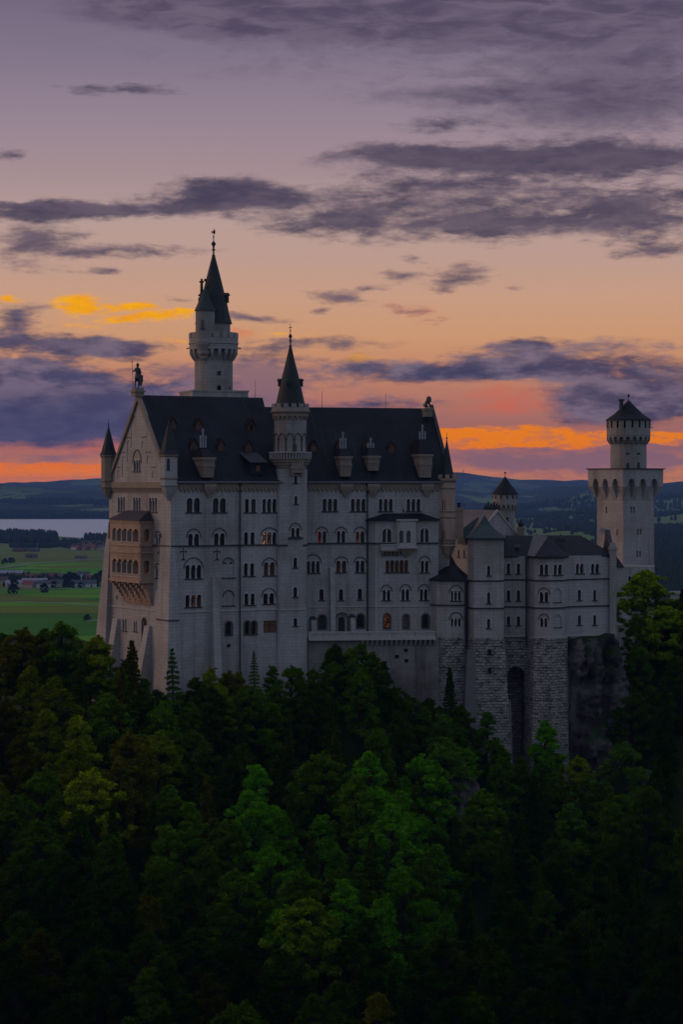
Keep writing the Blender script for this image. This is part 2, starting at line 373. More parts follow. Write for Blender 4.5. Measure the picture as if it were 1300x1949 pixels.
def window(parent, face, pa, pb, yt, yb, n=1, hood=False, pane='glass', panes=None, sill=True, col_=True, depth=.5, square=False, frame='frame', col_mat='column', surround=None, trim=True):
    """an n-light round-headed window on a wall face; pa..pb and yt..yb say where it is seen"""
    s0, s1 = face.s_at(pa), face.s_at(pb); wd = round((s1 - s0) * 8) / 8; wd = max(wd, .45); sc_ = (s0 + s1) / 2
    zt, zb = face.z((pa + pb) / 2, yt), face.z((pa + pb) / 2, yb); h = round((zt - zb) * 8) / 8
    gap = .26 if n > 1 else 0; lw = (wd - gap * (n - 1)) / n
    lights = [(-wd / 2 + i * (lw + gap), -wd / 2 + i * (lw + gap) + lw) for i in range(n)]
    shp = (lambda a, b, c, d_: [(a, c), (b, c), (b, d_), (a, d_)]) if square else arch
    for a, b in lights: face.cuts.append((shp(sc_ + a, sc_ + b, zb, zb + h), depth))
    if n > 1: face.cuts.append(([(sc_ - wd / 2 + .03, zb + .02), (sc_ + wd / 2 - .03, zb + .02), (sc_ + wd / 2 - .03, zb + h - lw * .72), (sc_ - wd / 2 + .03, zb + h - lw * .72)], depth - .07, 1))
    key = (n, wd, h, square)
    def fr():
        mb = MB()
        for a, b in lights:
            mb.box(a, a + .08, depth - .12, depth - .02, 0, h - lw * .4); mb.box(b - .08, b, depth - .12, depth - .02, 0, h - lw * .4)
            mb.box((a + b) / 2 - .04, (a + b) / 2 + .04, depth - .11, depth - .02, .08, h - .1)
            mb.box(a + .08, b - .08, depth - .1, depth - .02, h * .62, h * .62 + .09); mb.box(a + .08, b - .08, depth - .13, depth - .02, 0, .08)
        return mb.mesh('window', M[frame])
    fo = link('window', cached(key + ('f', frame, depth), fr), parent, w=face.pt(sc_, zb), rz=face.rz)
    for i, (a, b) in enumerate(lights):
        pm = panes[i] if panes else pane
        def pn(a=a, b=b, pm=pm): return MB().xz(shp(-lw / 2, lw / 2, 0, h), depth - .015, depth + .05).mesh('pane', M[pm])
        link('pane', cached(('p', round(lw, 3), h, square, pm, depth), pn), fo, l=((a + b) / 2, 0, 0))
    if sill:
        link('sill', cached(('s', wd), lambda: MB().box(-wd / 2 - .22, wd / 2 + .22, -.18, .1, -.2, 0).mesh('sill', M['lead'])), fo, l=(0, 0, 0))
    if hood:
        hr = wd / 2 + .22; rise = hr * (hood if hood is not True else 1)
        def hd():
            mb = MB(); k = 12; q0 = h - lw * .7
            for i in range(k):
                a0, a1 = PI * i / k, PI * (i + 1) / k
                P = [(hr * math.cos(a0), q0 + rise * math.sin(a0)), ((hr + .2) * math.cos(a0), q0 + (rise + .2) * math.sin(a0)), ((hr + .2) * math.cos(a1), q0 + (rise + .2) * math.sin(a1)), (hr * math.cos(a1), q0 + rise * math.sin(a1))]
                mb.xz(P, -.12, .05)
            return mb.mesh('hood_moulding', M['hood'])
        link('hood_moulding', cached(('h', wd, h, rise, n), hd), fo, l=(0, 0, 0))
    if not surround and not square and trim:
        def tm():
            mb = MB()
            for a, b in lights:
                r0 = (b - a) / 2; r1 = r0 + .12; cx = (a + b) / 2; zc = h - r0
                for i in range(8):
                    a0, a1 = PI * i / 8, PI * (i + 1) / 8
                    mb.xz([(cx + r0 * math.cos(a0), zc + r0 * math.sin(a0)), (cx + r1 * math.cos(a0), zc + r1 * math.sin(a0)), (cx + r1 * math.cos(a1), zc + r1 * math.sin(a1)), (cx + r0 * math.cos(a1), zc + r0 * math.sin(a1))], -.05, .1)
            zc = h - (lights[0][1] - lights[0][0]) / 2
            for x in (-wd / 2 - .13, wd / 2): mb.box(x, x + .13, -.05, .1, 0, zc)
            return mb.mesh('surround', M['column'])
        link('surround', cached(('tm', n, wd, h), tm), fo, l=(0, 0, 0))
    if surround:
        def sr():
            mb = MB(); k = 10; r0 = wd / 2; r1 = r0 + .28; zc = h - r0
            for i in range(k):
                a0, a1 = PI * i / k, PI * (i + 1) / k
                mb.xz([(r0 * math.cos(a0), zc + r0 * math.sin(a0)), (r1 * math.cos(a0), zc + r1 * math.sin(a0)), (r1 * math.cos(a1), zc + r1 * math.sin(a1)), (r0 * math.cos(a1), zc + r0 * math.sin(a1))], -.06, .1)
            mb.box(-r1, -r0, -.06, .1, 0, zc); mb.box(r0, r1, -.06, .1, 0, zc)
            return mb.mesh('surround', M[surround])
        link('surround', cached(('sr', wd, h, surround), sr), fo, l=(0, 0, 0))
    if n > 1 and col_:
        def cl():
            hh = h - lw / 2
            return MB().lathe([(.17, 0), (.2, .14), (.12, .2), (.105, hh - .34), (.15, hh - .26), (.23, hh - .1), (.23, hh)], 8).mesh('column', M[col_mat])
        me = cached(('c', h, round(lw, 2), col_mat), cl)
        for i in range(n - 1): link('column', me, fo, l=(lights[i][1] + gap / 2, .08, 0))
    return fo
def do_cuts(wall, faces):
    """wall is a part whose object frame is unrotated: carve all openings gathered on the faces"""
    wi = o_world(wall).inverted()
    for ps in (0, 1, 2):            # the lights first, then the open space between their columns
        cut = MB()
        for fc in faces:
            for poly, dep, *k in fc.cuts:
                if (k[0] if k else 0) != ps: continue
                r0 = [tuple(wi @ fc.pt(x, z, .35)) for x, z in poly]; r1 = [tuple(wi @ fc.pt(x, z, -dep)) for x, z in poly]
                one = MB().loft([r1, r0]); cut.add(one.v, one.f)
        cutobj(wall, cut)
def moulding(parent, name, m, pts, z0, z1, out, loc):
    """a band following a polyline of ground points (left to right, seen from the camera)"""
    mb = MB()
    for a, b in zip(pts[:-1], pts[1:]):
        fc = Face(a, b); e = out * .5
        mb.prism([tuple(Vector(fc.xy(-e * .3, out)) - Vector(loc[:2])), tuple(Vector(fc.xy(fc.L + e * .3, out)) - Vector(loc[:2])), tuple(Vector(fc.xy(fc.L, -.1)) - Vector(loc[:2])), tuple(Vector(fc.xy(0, -.1)) - Vector(loc[:2]))], z0 - loc[2], z1 - loc[2])
    return part(name, mb, m, parent, w=loc)
def finial(z, s=1.0, cross=False):
    mb = MB().lathe([(.22 * s, z), (.34 * s, z + .25 * s), (.16 * s, z + .4 * s), (.14 * s, z + 1.1 * s), (.4 * s, z + 1.25 * s), (.14 * s, z + 1.4 * s), (.2 * s, z + 1.9 * s), (.42 * s, z + 2.25 * s), (.2 * s, z + 2.6 * s), (.08 * s, z + 2.8 * s), (.05 * s, z + 4.6 * s), (.0, z + 5.0 * s)], 10)
    mb.lathe([(.05, z + 3.3 * s), (.2 * s, z + 3.45 * s), (.05, z + 3.6 * s)], 8)
    if cross: mb.box(-.35 * s, .35 * s, -.04, .04, z + 4.0 * s, z + 4.14 * s)
    return mb
def merlons(mb, r0, r1, z0, z1, n, fill=.55, a0=0):
    for i in range(n):
        a = a0 + 2 * PI * i / n; h = PI / n * fill
        P = [(r0 * math.cos(a - h), r0 * math.sin(a - h)), (r1 * math.cos(a - h), r1 * math.sin(a - h)), (r1 * math.cos(a), r1 * math.sin(a)), (r1 * math.cos(a + h), r1 * math.sin(a + h)), (r0 * math.cos(a + h), r0 * math.sin(a + h))]
        mb.prism(P, z0, z1)
        P2 = [(x * .98, y * .98) for x, y in P]; mb.prism(P2, z1, z1 + (z1 - z0) * .18)
    return mb
def brackets(mb, r0, r1, z0, z1, n, fill=.35, a0=0):
    for i in range(n):
        a = a0 + 2 * PI * i / n; h = PI / n * fill; zm = z0 + (z1 - z0) * .25
        def q(r, aa, z): return (r * math.cos(aa), r * math.sin(aa), z)
        ring = lambda rr, z: [q(r0 - .15, a - h, z), q(rr, a - h, z), q(rr, a + h, z), q(r0 - .15, a + h, z)]
        rt = lambda z: [q(r0 - .15, a - h * 1.9, z), q(r1, a - h * 1.9, z), q(r1, a + h * 1.9, z), q(r0 - .15, a + h * 1.9, z)]
        mb.loft([ring(r0 + .12, z0), ring(r0 + (r1 - r0) * .6, zm), ring(r1, z0 + (z1 - z0) * .55), ring(r1, z0 + (z1 - z0) * .8), rt(z1)])
    return mb
# ================================================================ the palace
A = Face.px(325, 400, 0, 1); A = Face(A.o, A.o + Vector((.863, .505)))            # left half of the long front
A.L = A.s_at(531)
Bf = Face.px(585, 418, 856, 424.8)                                                 # right half, turned a little
G = Face(A.o + Vector((-.505, .863)) * 27.0, A.o)                                  # west gable, left end is the far corner
vA = Vector((-.505, .863)); vB = -Bf.n
BOT = Z(-46)
palace = empty('palace_building', (-8, 425, BOT), 'huge pale limestone palace with steep dark roof, round arched windows and ochre loggia', 'castle')
PL = Vector(palace.location)
def loc2(p): return (p[0] - PL.x, p[1] - PL.y)
Lr = A.s_at(540)
EZ = .1
# left body: walls with the gable end
pA = [A.o, A.o + A.u * Lr, A.o + A.u * Lr + vA * 27, A.o + vA * 27]
wallL = part('wall', MB().prism([loc2(p) for p in pA], 0, Z(EZ) - BOT), M['lime'], palace, l=(0, 0, 0))
B1 = Bf.o + Bf.u * Bf.L; B0 = Bf.o - Bf.u * 3.0
pB = [B0, B1, B1 + vB * 26, B0 + vB * 26]
wallR = part('wall', MB().prism([loc2(p) for p in pB], 0, Z(EZ) - BOT), M['lime'], palace, l=(0, 0, 0))
# projecting block on the right with its low roof
Cf = Face.px(714, 419.0, 834, 421.6)
c_side = Face((Vector(Bf.xy(Bf.s_at(700)))), Cf.o)
back = [Vector(Bf.xy(Bf.s_at(836), -.5)), Vector(Bf.xy(Bf.s_at(699), -.5))]
pC = [Cf.o, Cf.o + Cf.u * Cf.L, back[0], back[1], c_side.o]
wallC = part('projecting_wall', MB().prism([loc2(p) for p in pC], 0, Z(-7.0) - BOT), M['lime'], palace, l=(0, 0, 0))
rc = [Vector(Cf.xy(-.9, .5)), Vector(Cf.xy(Cf.L + .4, .5)), Vector(Cf.xy(Cf.L + .4, -2.6)), Vector(Bf.xy(Bf.s_at(697), .05)), Vector(c_side.xy(-.1, .55))]
cen = (Vector(Bf.xy(Bf.s_at(735), -.3)), Vector(Bf.xy(Bf.s_at(800), -.3)))
mb = MB(); z0 = Z(-7.0)
vs = [(*loc2(p), z0 - BOT) for p in rc] + [(*loc2(p), z0 - .18 - BOT) for p in rc] + [(*loc2(cen[0]), Z(-5.7) - BOT), (*loc2(cen[1]), Z(-5.7) - BOT)]
mb.add(vs, [(0, 1, 11, 10), (1, 2, 11), (2, 3, 10, 11), (3, 4, 10), (4, 0, 10), (5, 6, 1, 0), (6, 7, 2, 1), (7, 8, 3, 2), (8, 9, 4, 3), (9, 5, 0, 4), (9, 8, 7, 6, 5)])
rfc = part('low_roof', mb, M['roof'], palace, l=(0, 0, 0))
part('finial', MB().lathe([(.12, 0), (.05, .8), (.22, 1.1), (.05, 1.4), (.02, 2.0)], 8), M['iron'], rfc, l=(*loc2(Cf.xy(Cf.s_at(771), -1.2)), Z(-6.4) - BOT))

# windows of the left half -------------------------------------------------
W = lambda *a, **k: window(palace, *a, **k)
W(A, 355, 381, 948, 975, 2); W(A, 405, 430, 948, 975, 2)
W(A, 466, 474, 949, 975); W(A, 478, 487, 949, 975); W(A, 499.5, 526, 949, 975, 3)
W(A, 358, 379, 1015, 1039, 2, hood=1.1, sill=False); W(A, 407, 428, 1015, 1039, 2, hood=1.1, sill=False)
W(A, 464.5, 472, 1013, 1037, sill=False); W(A, 477, 484.5, 1013, 1037, sill=False)
W(A, 499.5, 526, 1013, 1037, 3, hood=.75, panes=['lit_bright', 'lit', 'glass'], sill=False)
W(A, 353, 383, 1075, 1101, 3, hood=1.0)
W(A, 464, 472, 1071, 1096); W(A, 476, 484, 1071, 1096); W(A, 502, 523, 1070, 1095, 2, hood=1.0, pane='wood')
W(A, 353, 383, 1132, 1155, 3, panes=['glass', 'lit_dim', 'wood'])
W(A, 465, 473, 1129, 1151); W(A, 477, 485, 1129, 1151); W(A, 501, 522, 1128, 1149, 2, hood=1.1)
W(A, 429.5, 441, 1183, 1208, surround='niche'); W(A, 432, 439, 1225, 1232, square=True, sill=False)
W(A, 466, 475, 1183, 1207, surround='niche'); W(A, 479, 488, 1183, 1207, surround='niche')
W(A, 501.5, 526, 1181, 1204, 1, square=True, pane='wood', depth=.2, sill=False)
def band_arc(face, pa, pb, yt, q0, name='blind_arch'):
    """relief arch round a blind opening"""
    s0, s1 = face.s_at(pa), face.s_at(pb); r = (s1 - s0) / 2; zt = face.z((pa + pb) / 2, yt); zb = face.z((pa + pb) / 2, q0); mb = MB(); k = 12; zc = zt - r
    for i in range(k):
        a0, a1 = PI * i / k, PI * (i + 1) / k; r1 = r + .14
        mb.xz([(r * math.cos(a0), zc + r * math.sin(a0)), (r1 * math.cos(a0), zc + r1 * math.sin(a0)), (r1 * math.cos(a1), zc + r1 * math.sin(a1)), (r * math.cos(a1), zc + r * math.sin(a1))], -.06, .05)
    mb.v = [(x, y, z - zb) for x, y, z in mb.v]
    o = part(name, mb, M['lead'], palace, w=face.pt((s0 + s1) / 2, zb), rz=face.rz)
    part('sill', MB().box(-r - .3, r + .3, -.16, .08, -.2, 0), M['lead'], o, l=(0, 0, 0))
    face.cuts.append((arch((s0 + s1) / 2 - r + .02, (s0 + s1) / 2 + r - .02, zb + .03, zt - .02), .18))
    return o
o = band_arc(A, 424, 445, 1062, 1099); band_arc(A, 425, 445, 1124, 1152)
for dx_ in (-.6, .6): part('half_moon_opening', MB().xz(arch(-.32, .32, 0, .36), .0, .1), M['glass'], o, l=(dx_, .17, 2.5))
# windows of the right half
W(Bf, 614, 642, 949, 973, 3); W(Bf, 668, 695.5, 949, 973, 3); W(Bf, 721, 747.5, 949, 973, 3); W(Bf, 774, 800, 949, 973, 3)
W(Bf, 605, 620.5, 1010, 1033, 2, hood=1.1, panes=['lit_red', 'glass'], sill=False); W(Bf, 641, 657, 1010, 1033, 2, hood=1.1, sill=False)
W(Bf, 677, 693.5, 1010, 1033, 2, hood=1.1, panes=['lit', 'glass'], sill=False)
W(Bf, 584, 608, 1067, 1090, 3, hood=1.1); W(Bf, 640, 659, 1066, 1089, 2, hood=1.0, pane='wood'); W(Bf, 676.5, 694, 1066, 1089, 2, hood=1.0)
W(Bf, 608, 616, 1121, 1142); W(Bf, 645, 653, 1121, 1142); W(Bf, 681, 689, 1120, 1141)
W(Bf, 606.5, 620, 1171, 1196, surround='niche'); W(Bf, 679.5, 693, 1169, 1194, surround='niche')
# portal: stepped round-headed doorway
s0 = (Bf.s_at(641) + Bf.s_at(661)) / 2; zb = Bf.z(650, 1202)
for k_, (wd_, dp) in enumerate(((2.1, .3), (1.7, .6), (1.3, .9))):
    Bf.cuts.append((arch(s0 - wd_ / 2 - .02 * k_, s0 + wd_ / 2 + .02 * k_, zb, zb + 3.4 - .3 * k_), dp, k_))
door = part('door', MB().xz(arch(-.66, .66, 0, 2.8), .88, .95), M['frame'], palace, w=Bf.pt(s0, zb), rz=Bf.rz)
mb = MB()
for i in range(12):
    a0, a1 = PI * i / 12, PI * (i + 1) / 12; r0, r1 = 1.06, 1.4; zc = 2.35
    mb.xz([(r0 * math.cos(a0), zc + r0 * math.sin(a0)), (r1 * math.cos(a0), zc + r1 * math.sin(a0)), (r1 * math.cos(a1), zc + r1 * math.sin(a1)), (r0 * math.cos(a1), zc + r0 * math.sin(a1))], -.14, .1)
mb.box(-1.4, -1.06, -.14, .1, 0, 2.35); mb.box(1.06, 1.4, -.14, .1, 0, 2.35)
part('surround', mb, M['niche'], door, l=(0, 0, 0))
for sg in (-1, 1): part('column', MB().lathe([(.16, 0), (.10, .2), (.10, 1.9), (.2, 2.2), (.2, 2.3)], 8), M['lime_plain'], door, l=(sg * .82, .3, 0))
part('lamp', MB().lathe([(.03, 0), (.12, .1), (.12, .3), (.02, .4)], 8), M['lit_dim'], door, l=(.1, .3, 2.1))
# windows of the projecting block
W(Cf, 728, 744.5, 1006, 1032, 2, hood=False, surround='lime_plain', sill=False); W(Cf, 800, 816, 1004, 1032, 2, surround='lime_plain', sill=False)
W(Cf, 734, 777, 1067, 1089, 5, pane='wood', col_mat='ochre_pale', square=True); W(Cf, 801, 815.5, 1066, 1089, 2, hood=1.2)
W(Cf, 728, 743, 1122, 1142, 2, hood=1.25); W(Cf, 764, 779, 1121, 1142, 2, hood=1.25); W(Cf, 799, 814, 1121, 1142, 2, hood=1.25)
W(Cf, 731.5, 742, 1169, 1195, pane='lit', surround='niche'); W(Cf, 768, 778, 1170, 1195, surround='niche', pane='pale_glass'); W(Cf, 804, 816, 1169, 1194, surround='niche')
for (pa, pb) in ((728, 744.5), (800, 816)): pass
# bay and balcony on the projecting block
s0, s1 = Cf.s_at(754), Cf.s_at(790); bw = s1 - s0; zc_, zt_ = Cf.z(770, 1042), Cf.z(770, 991)
bay = part('bay_window', MB().prism([(-.2, .3), (0, -1.0), (.5, -1.5), (bw - .5, -1.5), (bw, -1.0), (bw + .2, .3)], 0, zt_ - zc_), M['lime_plain'], palace, w=Cf.pt(s0, zc_), rz=Cf.rz)
bfront = Face(Cf.xy(s0 + .5, 1.5), Cf.xy(s1 - .5, 1.5))
for (pa, pb) in ((759.5, 768), (773, 782)): window(palace, bfront, pa, pb, 1009, 1033, pane='pale_glass', sill=False, depth=.25)
do_cuts_later = (bay, bfront)
part('cornice', MB().box(-.2, bw + .2, -1.7, .1, zt_ - zc_, zt_ - zc_ + .3), M['lime_plain'], bay, l=(0, 0, 0))
q0, q1 = Cf.s_at(723) , Cf.s_at(756); zbc = Cf.z(740, 1049); zt2 = Cf.z(740, 1035)
balc = part('balcony', MB().box(0, q1 - q0 + .2, -1.25, .1, 0, .28), M['ochre_pale'], palace, w=Cf.pt(q0, zbc), rz=Cf.rz)
mb = MB().box(0, q1 - q0, -1.25, -1.1, zt2 - zbc - .15, zt2 - zbc).box(0, q1 - q0, -1.22, -1.12, .28, .8).box(0, .15, -1.25, 0, .28, zt2 - zbc)
for i in range(10): x = i * (q1 - q0) / 9; mb.box(x - .08, x + .08, -1.23, -1.11, .7, zt2 - zbc)
part('balustrade', mb, M['lime_plain'], balc, l=(0, 0, 0))
for i in range(5):
    x = .3 + i * .75
    part('bracket', MB().loft([[(x, 0, -1.0), (x + .35, 0, -1.0), (x + .35, -.2, -1.0), (x, -.2, -1.0)][::-1], [(x, 0, 0), (x + .35, 0, 0), (x + .35, -1.1, 0), (x, -1.1, 0)][::-1]]), M['ochre_pale'], balc, l=(0, 0, 0))
mb = MB()
for k_ in range(5):
    e = .42 * k_
    mb.box(.2 + e * .8, bw - .2 - e * .8, -1.45 + e * .75, .05, -.38 * (k_ + 1), -.38 * k_ - .02)
part('corbel', mb, M['ochre_pale'], bay, l=(0, 0, 0))
part('balcony_slab', MB().box(-.3, bw + .3, -1.75, .08, -.15, .22), M['lime_plain'], bay, l=(0, 0, 0))

# string courses and the pale offset line
SZ = Z(-11.5); PZ = Z(-23.5)
ST = Face.px(529, 410.6, 586, 412.4)         # front of the stair tower shaft
moulding(palace, 'string_course', M['lead'], [A.xy(0), A.xy(A.s_at(529))], SZ - .13, SZ + .13, .22, tuple(PL))
moulding(palace, 'string_course', M['lead'], [Bf.xy(Bf.s_at(583)), Bf.xy(Bf.s_at(702))], SZ - .13, SZ + .13, .22, tuple(PL))
moulding(palace, 'string_course', M['lead'], [c_side.xy(0), Cf.xy(0), Cf.xy(Cf.L)], SZ - .15, SZ + .13, .22, tuple(PL))
moulding(palace, 'offset_course', M['lime_plain'], [A.xy(0), A.xy(A.s_at(529))], PZ - .12, PZ + .12, .16, tuple(PL))
moulding(palace, 'offset_course', M['lime_plain'], [Bf.xy(Bf.s_at(583)), Bf.xy(Bf.s_at(702))], PZ - .12, PZ + .12, .16, tuple(PL))
moulding(palace, 'offset_course', M['lime_plain'], [c_side.xy(0), Cf.xy(0), Cf.xy(Cf.L)], PZ - .12, PZ + .12, .16, tuple(PL))

# gable front: windows, niches, string courses ------------------------------
W(G, 224.5, 238, 946, 973, 3, sill=True); W(G, 253.5, 268, 946, 973, 3); W(G, 284, 299, 947, 974, 3)
W(G, 296.5, 306, 1016, 1038, 2, hood=.75, sill=False); W(G, 296.5, 306, 1077, 1100, 2, hood=.75)
W(G, 299, 302.5, 1134, 1155, sill=False); W(G, 221.5, 224, 1131, 1141, sill=False)
W(G, 212.5, 218.5, 1172, 1195, 2, pane='wood', sill=False); W(G, 233, 241, 1177, 1200, 2, pane='wood'); W(G, 254.5, 261, 1181, 1201, 2)
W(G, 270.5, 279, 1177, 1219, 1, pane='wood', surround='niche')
moulding(palace, 'string_course', M['lead'], [G.xy(0), G.xy(G.L)], SZ - .13, SZ + .13, .22, tuple(PL))
moulding(palace, 'offset_course', M['lime_plain'], [G.xy(0), G.xy(G.L)], PZ - .12, PZ + .12, .2, tuple(PL))
# triangular gable wall above the eaves, a solid slab with blind arches
RZ = 16.25
gl = G.L
slab = MB().loft([[tuple(G.pt(x, z, -.9) - PL) for x, z in ((.3, Z(EZ)), (gl - .3, Z(EZ)), (gl / 2, Z(RZ)))], [tuple(G.pt(x, z, 0.02) - PL) for x, z in ((.3, Z(EZ)), (gl - .3, Z(EZ)), (gl / 2, Z(RZ)))]])
gable = part('gable_wall', slab, M['lime'], palace, l=(0, 0, 0))
GG = Face(G.xy(0, .02), G.xy(gl, .02))
for (pa, pb, yt, yb) in ((249, 262, 791, 852), (241.5, 248, 839, 880), (232, 239, 868, 908), (223, 228.5, 896, 912), (269.5, 275.5, 839, 853), (279.5, 286, 867, 881), (290, 296, 896, 911)):
    s0_, s1_ = GG.s_at(pa), GG.s_at(pb); GG.cuts.append((arch(s0_, s1_, GG.z(pa, yb), GG.z(pa, yt)), .10))
window(palace, GG, 254.5, 267.5, 875, 897, 3, hood=1.35)
for (pa, pb, yb) in ((237.5, 249, 834), (229, 238.5, 862), (219.5, 229, 890), (269, 278, 833), (277, 287, 861), (288, 297, 890)):
    s0_, s1_ = GG.s_at(pa), GG.s_at(pb); zz = GG.z(pa, yb)
    part('step_moulding', MB().box(0, s1_ - s0_, -.08, .05, 0, .14), M['niche'], palace, w=GG.pt(s0_, zz), rz=GG.rz)
# raking verge
for sg in (0, 1):
    a_ = (-.5, Z(EZ) - .4) if sg == 0 else (gl + .5, Z(EZ) - .4); b_ = (gl / 2, Z(RZ) + .35)
    dv = Vector((b_[0] - a_[0], b_[1] - a_[1])).normalized(); nv = Vector((-dv.y, dv.x)) * (1 if sg == 0 else -1) 
    q = [a_, b_, (b_[0], b_[1] - 1.15), (a_[0] - nv.x * .55, a_[1] - nv.y * .55)]
    if sg == 0: q = q[::-1]
    part('verge', MB().loft([[tuple(G.pt(x, z, -.3) - PL) for x, z in q], [tuple(G.pt(x, z, .45) - PL) for x, z in q]]), M['ochre_pale'], palace, l=(0, 0, 0))
# cornice of the gable with its dentils
co = moulding(palace, 'cornice', M['ochre_pale'], [G.xy(0), G.xy(gl)], Z(-.95), Z(.15), .5, tuple(PL))
mb = MB(); n_ = 30
for i in range(n_): x = .6 + i * (gl - 1.4) / n_; mb.box(x, x + .42, -.38, .05, Z(-1.55) - BOT, Z(-.95) - BOT)
part('dentil_row', mb, M['ochre_pale'], palace, w=(*G.xy(0), BOT), rz=G.rz)
mb = MB().box(.2, gl - .6, -.08, .04, Z(-1.9) - BOT, Z(-1.5) - BOT); part('frieze', mb, M['ochre_pale'], palace, w=(*G.xy(0), BOT), rz=G.rz)
# frieze of little arches under the long eaves
def eaves(face, a, b, nm='frieze'):
    mb = MB().box(a, b, -.28, .05, Z(-.85) - BOT, Z(-.05) - BOT); n_ = int((b - a) / .82)
    for i in range(n_):
        x = a + (i + .5) * (b - a) / n_
        mb.loft([[(x - .13, .02, Z(-1.75) - BOT), (x + .13, .02, Z(-1.75) - BOT), (x + .13, -.08, Z(-1.75) - BOT), (x - .13, -.08, Z(-1.75) - BOT)][::-1],
                 [(x - .2, .02, Z(-1.35) - BOT), (x + .2, .02, Z(-1.35) - BOT), (x + .2, -.24, Z(-1.35) - BOT), (x - .2, -.24, Z(-1.35) - BOT)][::-1],
                 [(x - .42, .02, Z(-.85) - BOT), (x + .42, .02, Z(-.85) - BOT), (x + .42, -.24, Z(-.85) - BOT), (x - .42, -.24, Z(-.85) - BOT)][::-1]])
    part(nm, mb, M['ochre_pale'], palace, w=(*face.xy(0), BOT), rz=face.rz)
eaves(A, 1.6, A.s_at(532)); eaves(Bf, Bf.s_at(586), Bf.L - 2)

# roofs ---------------------------------------------------------------------
def roof(name, m, e0, e1, v, wd, r0, r1, ez, rz_, over=.7):
    """pitched roof: e0,e1 front eave ends, v back direction, wd depth; r0,r1 ridge ends"""
    u = (e1 - e0).normalized(); f0, f1 = e0 - v * over, e1 - v * over; b0, b1 = e0 + v * (wd + over), e1 + v * (wd + over)
    vs = [(*loc2(p), z - BOT) for p, z in ((f0, ez), (f1, ez), (b1, ez), (b0, ez), (r0, rz_), (r1, rz_))]
    vs += [(x, y, z - .25) for x, y, z in vs[:4]]
    return part(name, MB().add(vs, [(0, 1, 5, 4), (1, 2, 5), (2, 3, 4, 5), (3, 0, 4), (6, 7, 1, 0), (7, 8, 2, 1), (8, 9, 3, 2), (9, 6, 0, 3), (9, 8, 7, 6)]), m, palace, l=(0, 0, 0))
eA0 = A.o + A.u * .15; eA1 = A.o + A.u * A.s_at(535)
rA = [eA0 + vA * 13.5, eA0 + vA * 13.5 + A.u * 26.0]
roofL = roof('roof', M['roof'], eA0, eA1, vA, 27, rA[0], rA[1], Z(.25), Z(RZ + .1))
eB0 = Bf.o - Bf.u * 7.5; eB1 = Bf.o + Bf.u * Bf.L
rB = [eB0 + vB * 13.2, eB1 + vB * 13.2 + Bf.u * .3]
roofR = roof('roof', M['roof'], eB0, eB1, vB, 26.4, rB[0], rB[1], Z(.25), Z(14.75))
for nm, fc, a, b in (('gutter', A, .2, A.s_at(535)), ('gutter', Bf, Bf.s_at(585), Bf.L - 1.6)):
    part(nm, MB().box(a, b, -.95, -.72, Z(.02) - BOT, Z(.28) - BOT), M['gutter'], palace, w=(*fc.xy(0), BOT), rz=fc.rz)
part('east_gable_coping', MB().loft([[tuple(Vector((*(eB1 + vB * t + Bf.u * o_), z)) - PL) for t, z in ((-.6, Z(.3)), (13.2, Z(15.5)), (27, Z(.3)), (27, Z(-.6)), (-.6, Z(-.6)))] for o_ in (-.1, .55)]), M['lead'], palace, l=(0, 0, 0))
pl1 = Plane = None
def on_roof(face, v, eave_z, ridge_z, half, px, py, over=.7):
    """world point of a roof slope seen at px,py"""
    p0 = Vector((*face.xy(0, over), eave_z)); u3 = Vector((face.u.x, face.u.y, 0)); s3 = Vector((v.x * (half + over), v.y * (half + over), ridge_z - eave_z)); nn = u3.cross(s3)
    rd = P3(px, py, 1.0) - Vector((0, 0, CZ)); o_ = Vector((0, 0, CZ)); t = nn.dot(p0 - o_) / nn.dot(rd); return o_ + rd * t
rL = lambda px, py: on_roof(A, vA, Z(.25), Z(RZ + .1), 13.5, px, py)
rR = lambda px, py: on_roof(Bf, vB, Z(.25), Z(14.75), 13.2, px, py)
# small red dormers
def dormer(p, rz, parent):
    o = link('dormer', cached('dorm', lambda: MB().xz([(-.62, 0), (.62, 0), (.62, 1.35), (0, 2.2), (-.62, 1.35)], -.1, 2.2).mesh('dormer', M['orange'])), parent, w=p, rz=rz)
    link('dormer_roof', cached('dormr', lambda: MB().loft([[(-.85, y, 1.2), (-.78, y, 1.1), (0, y, 2.28), (.78, y, 1.1), (.85, y, 1.2), (0, y, 2.5)] for y in (2.4, -.3)]).mesh('dormer_roof', M['roof'])), o, l=(0, 0, 0))
    link('window', cached('dormw', lambda: MB().xz(arch(-.3, .3, .35, 1.35), -.13, -.05).mesh('window', M['glass'])), o, l=(0, 0, 0))
    return o
for (px, py) in ((329, 816), (378, 818), (369, 856), (421, 857), (473, 859), (478, 819)): dormer(rL(px, py) - Vector((0, 0, .3)), A.rz, palace)
for (px, py) in ((597, 859), (645, 859), (697, 860), (745, 861), (791, 860)): dormer(rR(px, py) - Vector((0, 0, .3)), Bf.rz, palace)
# big shed dormer near the tower
p = rL(490, 905)
sd = part('shed_dormer', MB().box(-1.5, 1.5, -.2, 4, 0, 2.4), M['roof'], palace, w=p, rz=A.rz)
part('dormer_roof', MB().loft([[(-1.9, -.6, 2.3), (-1.9, 5, 4.6), (-1.9, 5, 4.8), (-1.9, -.6, 2.5)], [(1.9, -.6, 2.3), (1.9, 5, 4.6), (1.9, 5, 4.8), (1.9, -.6, 2.5)]]), M['lead'], sd, l=(0, 0, 0))
part('window', MB().box(-.4, .4, -.26, -.2, .7, 1.8), M['wood'], sd, l=(0, 0, 0))
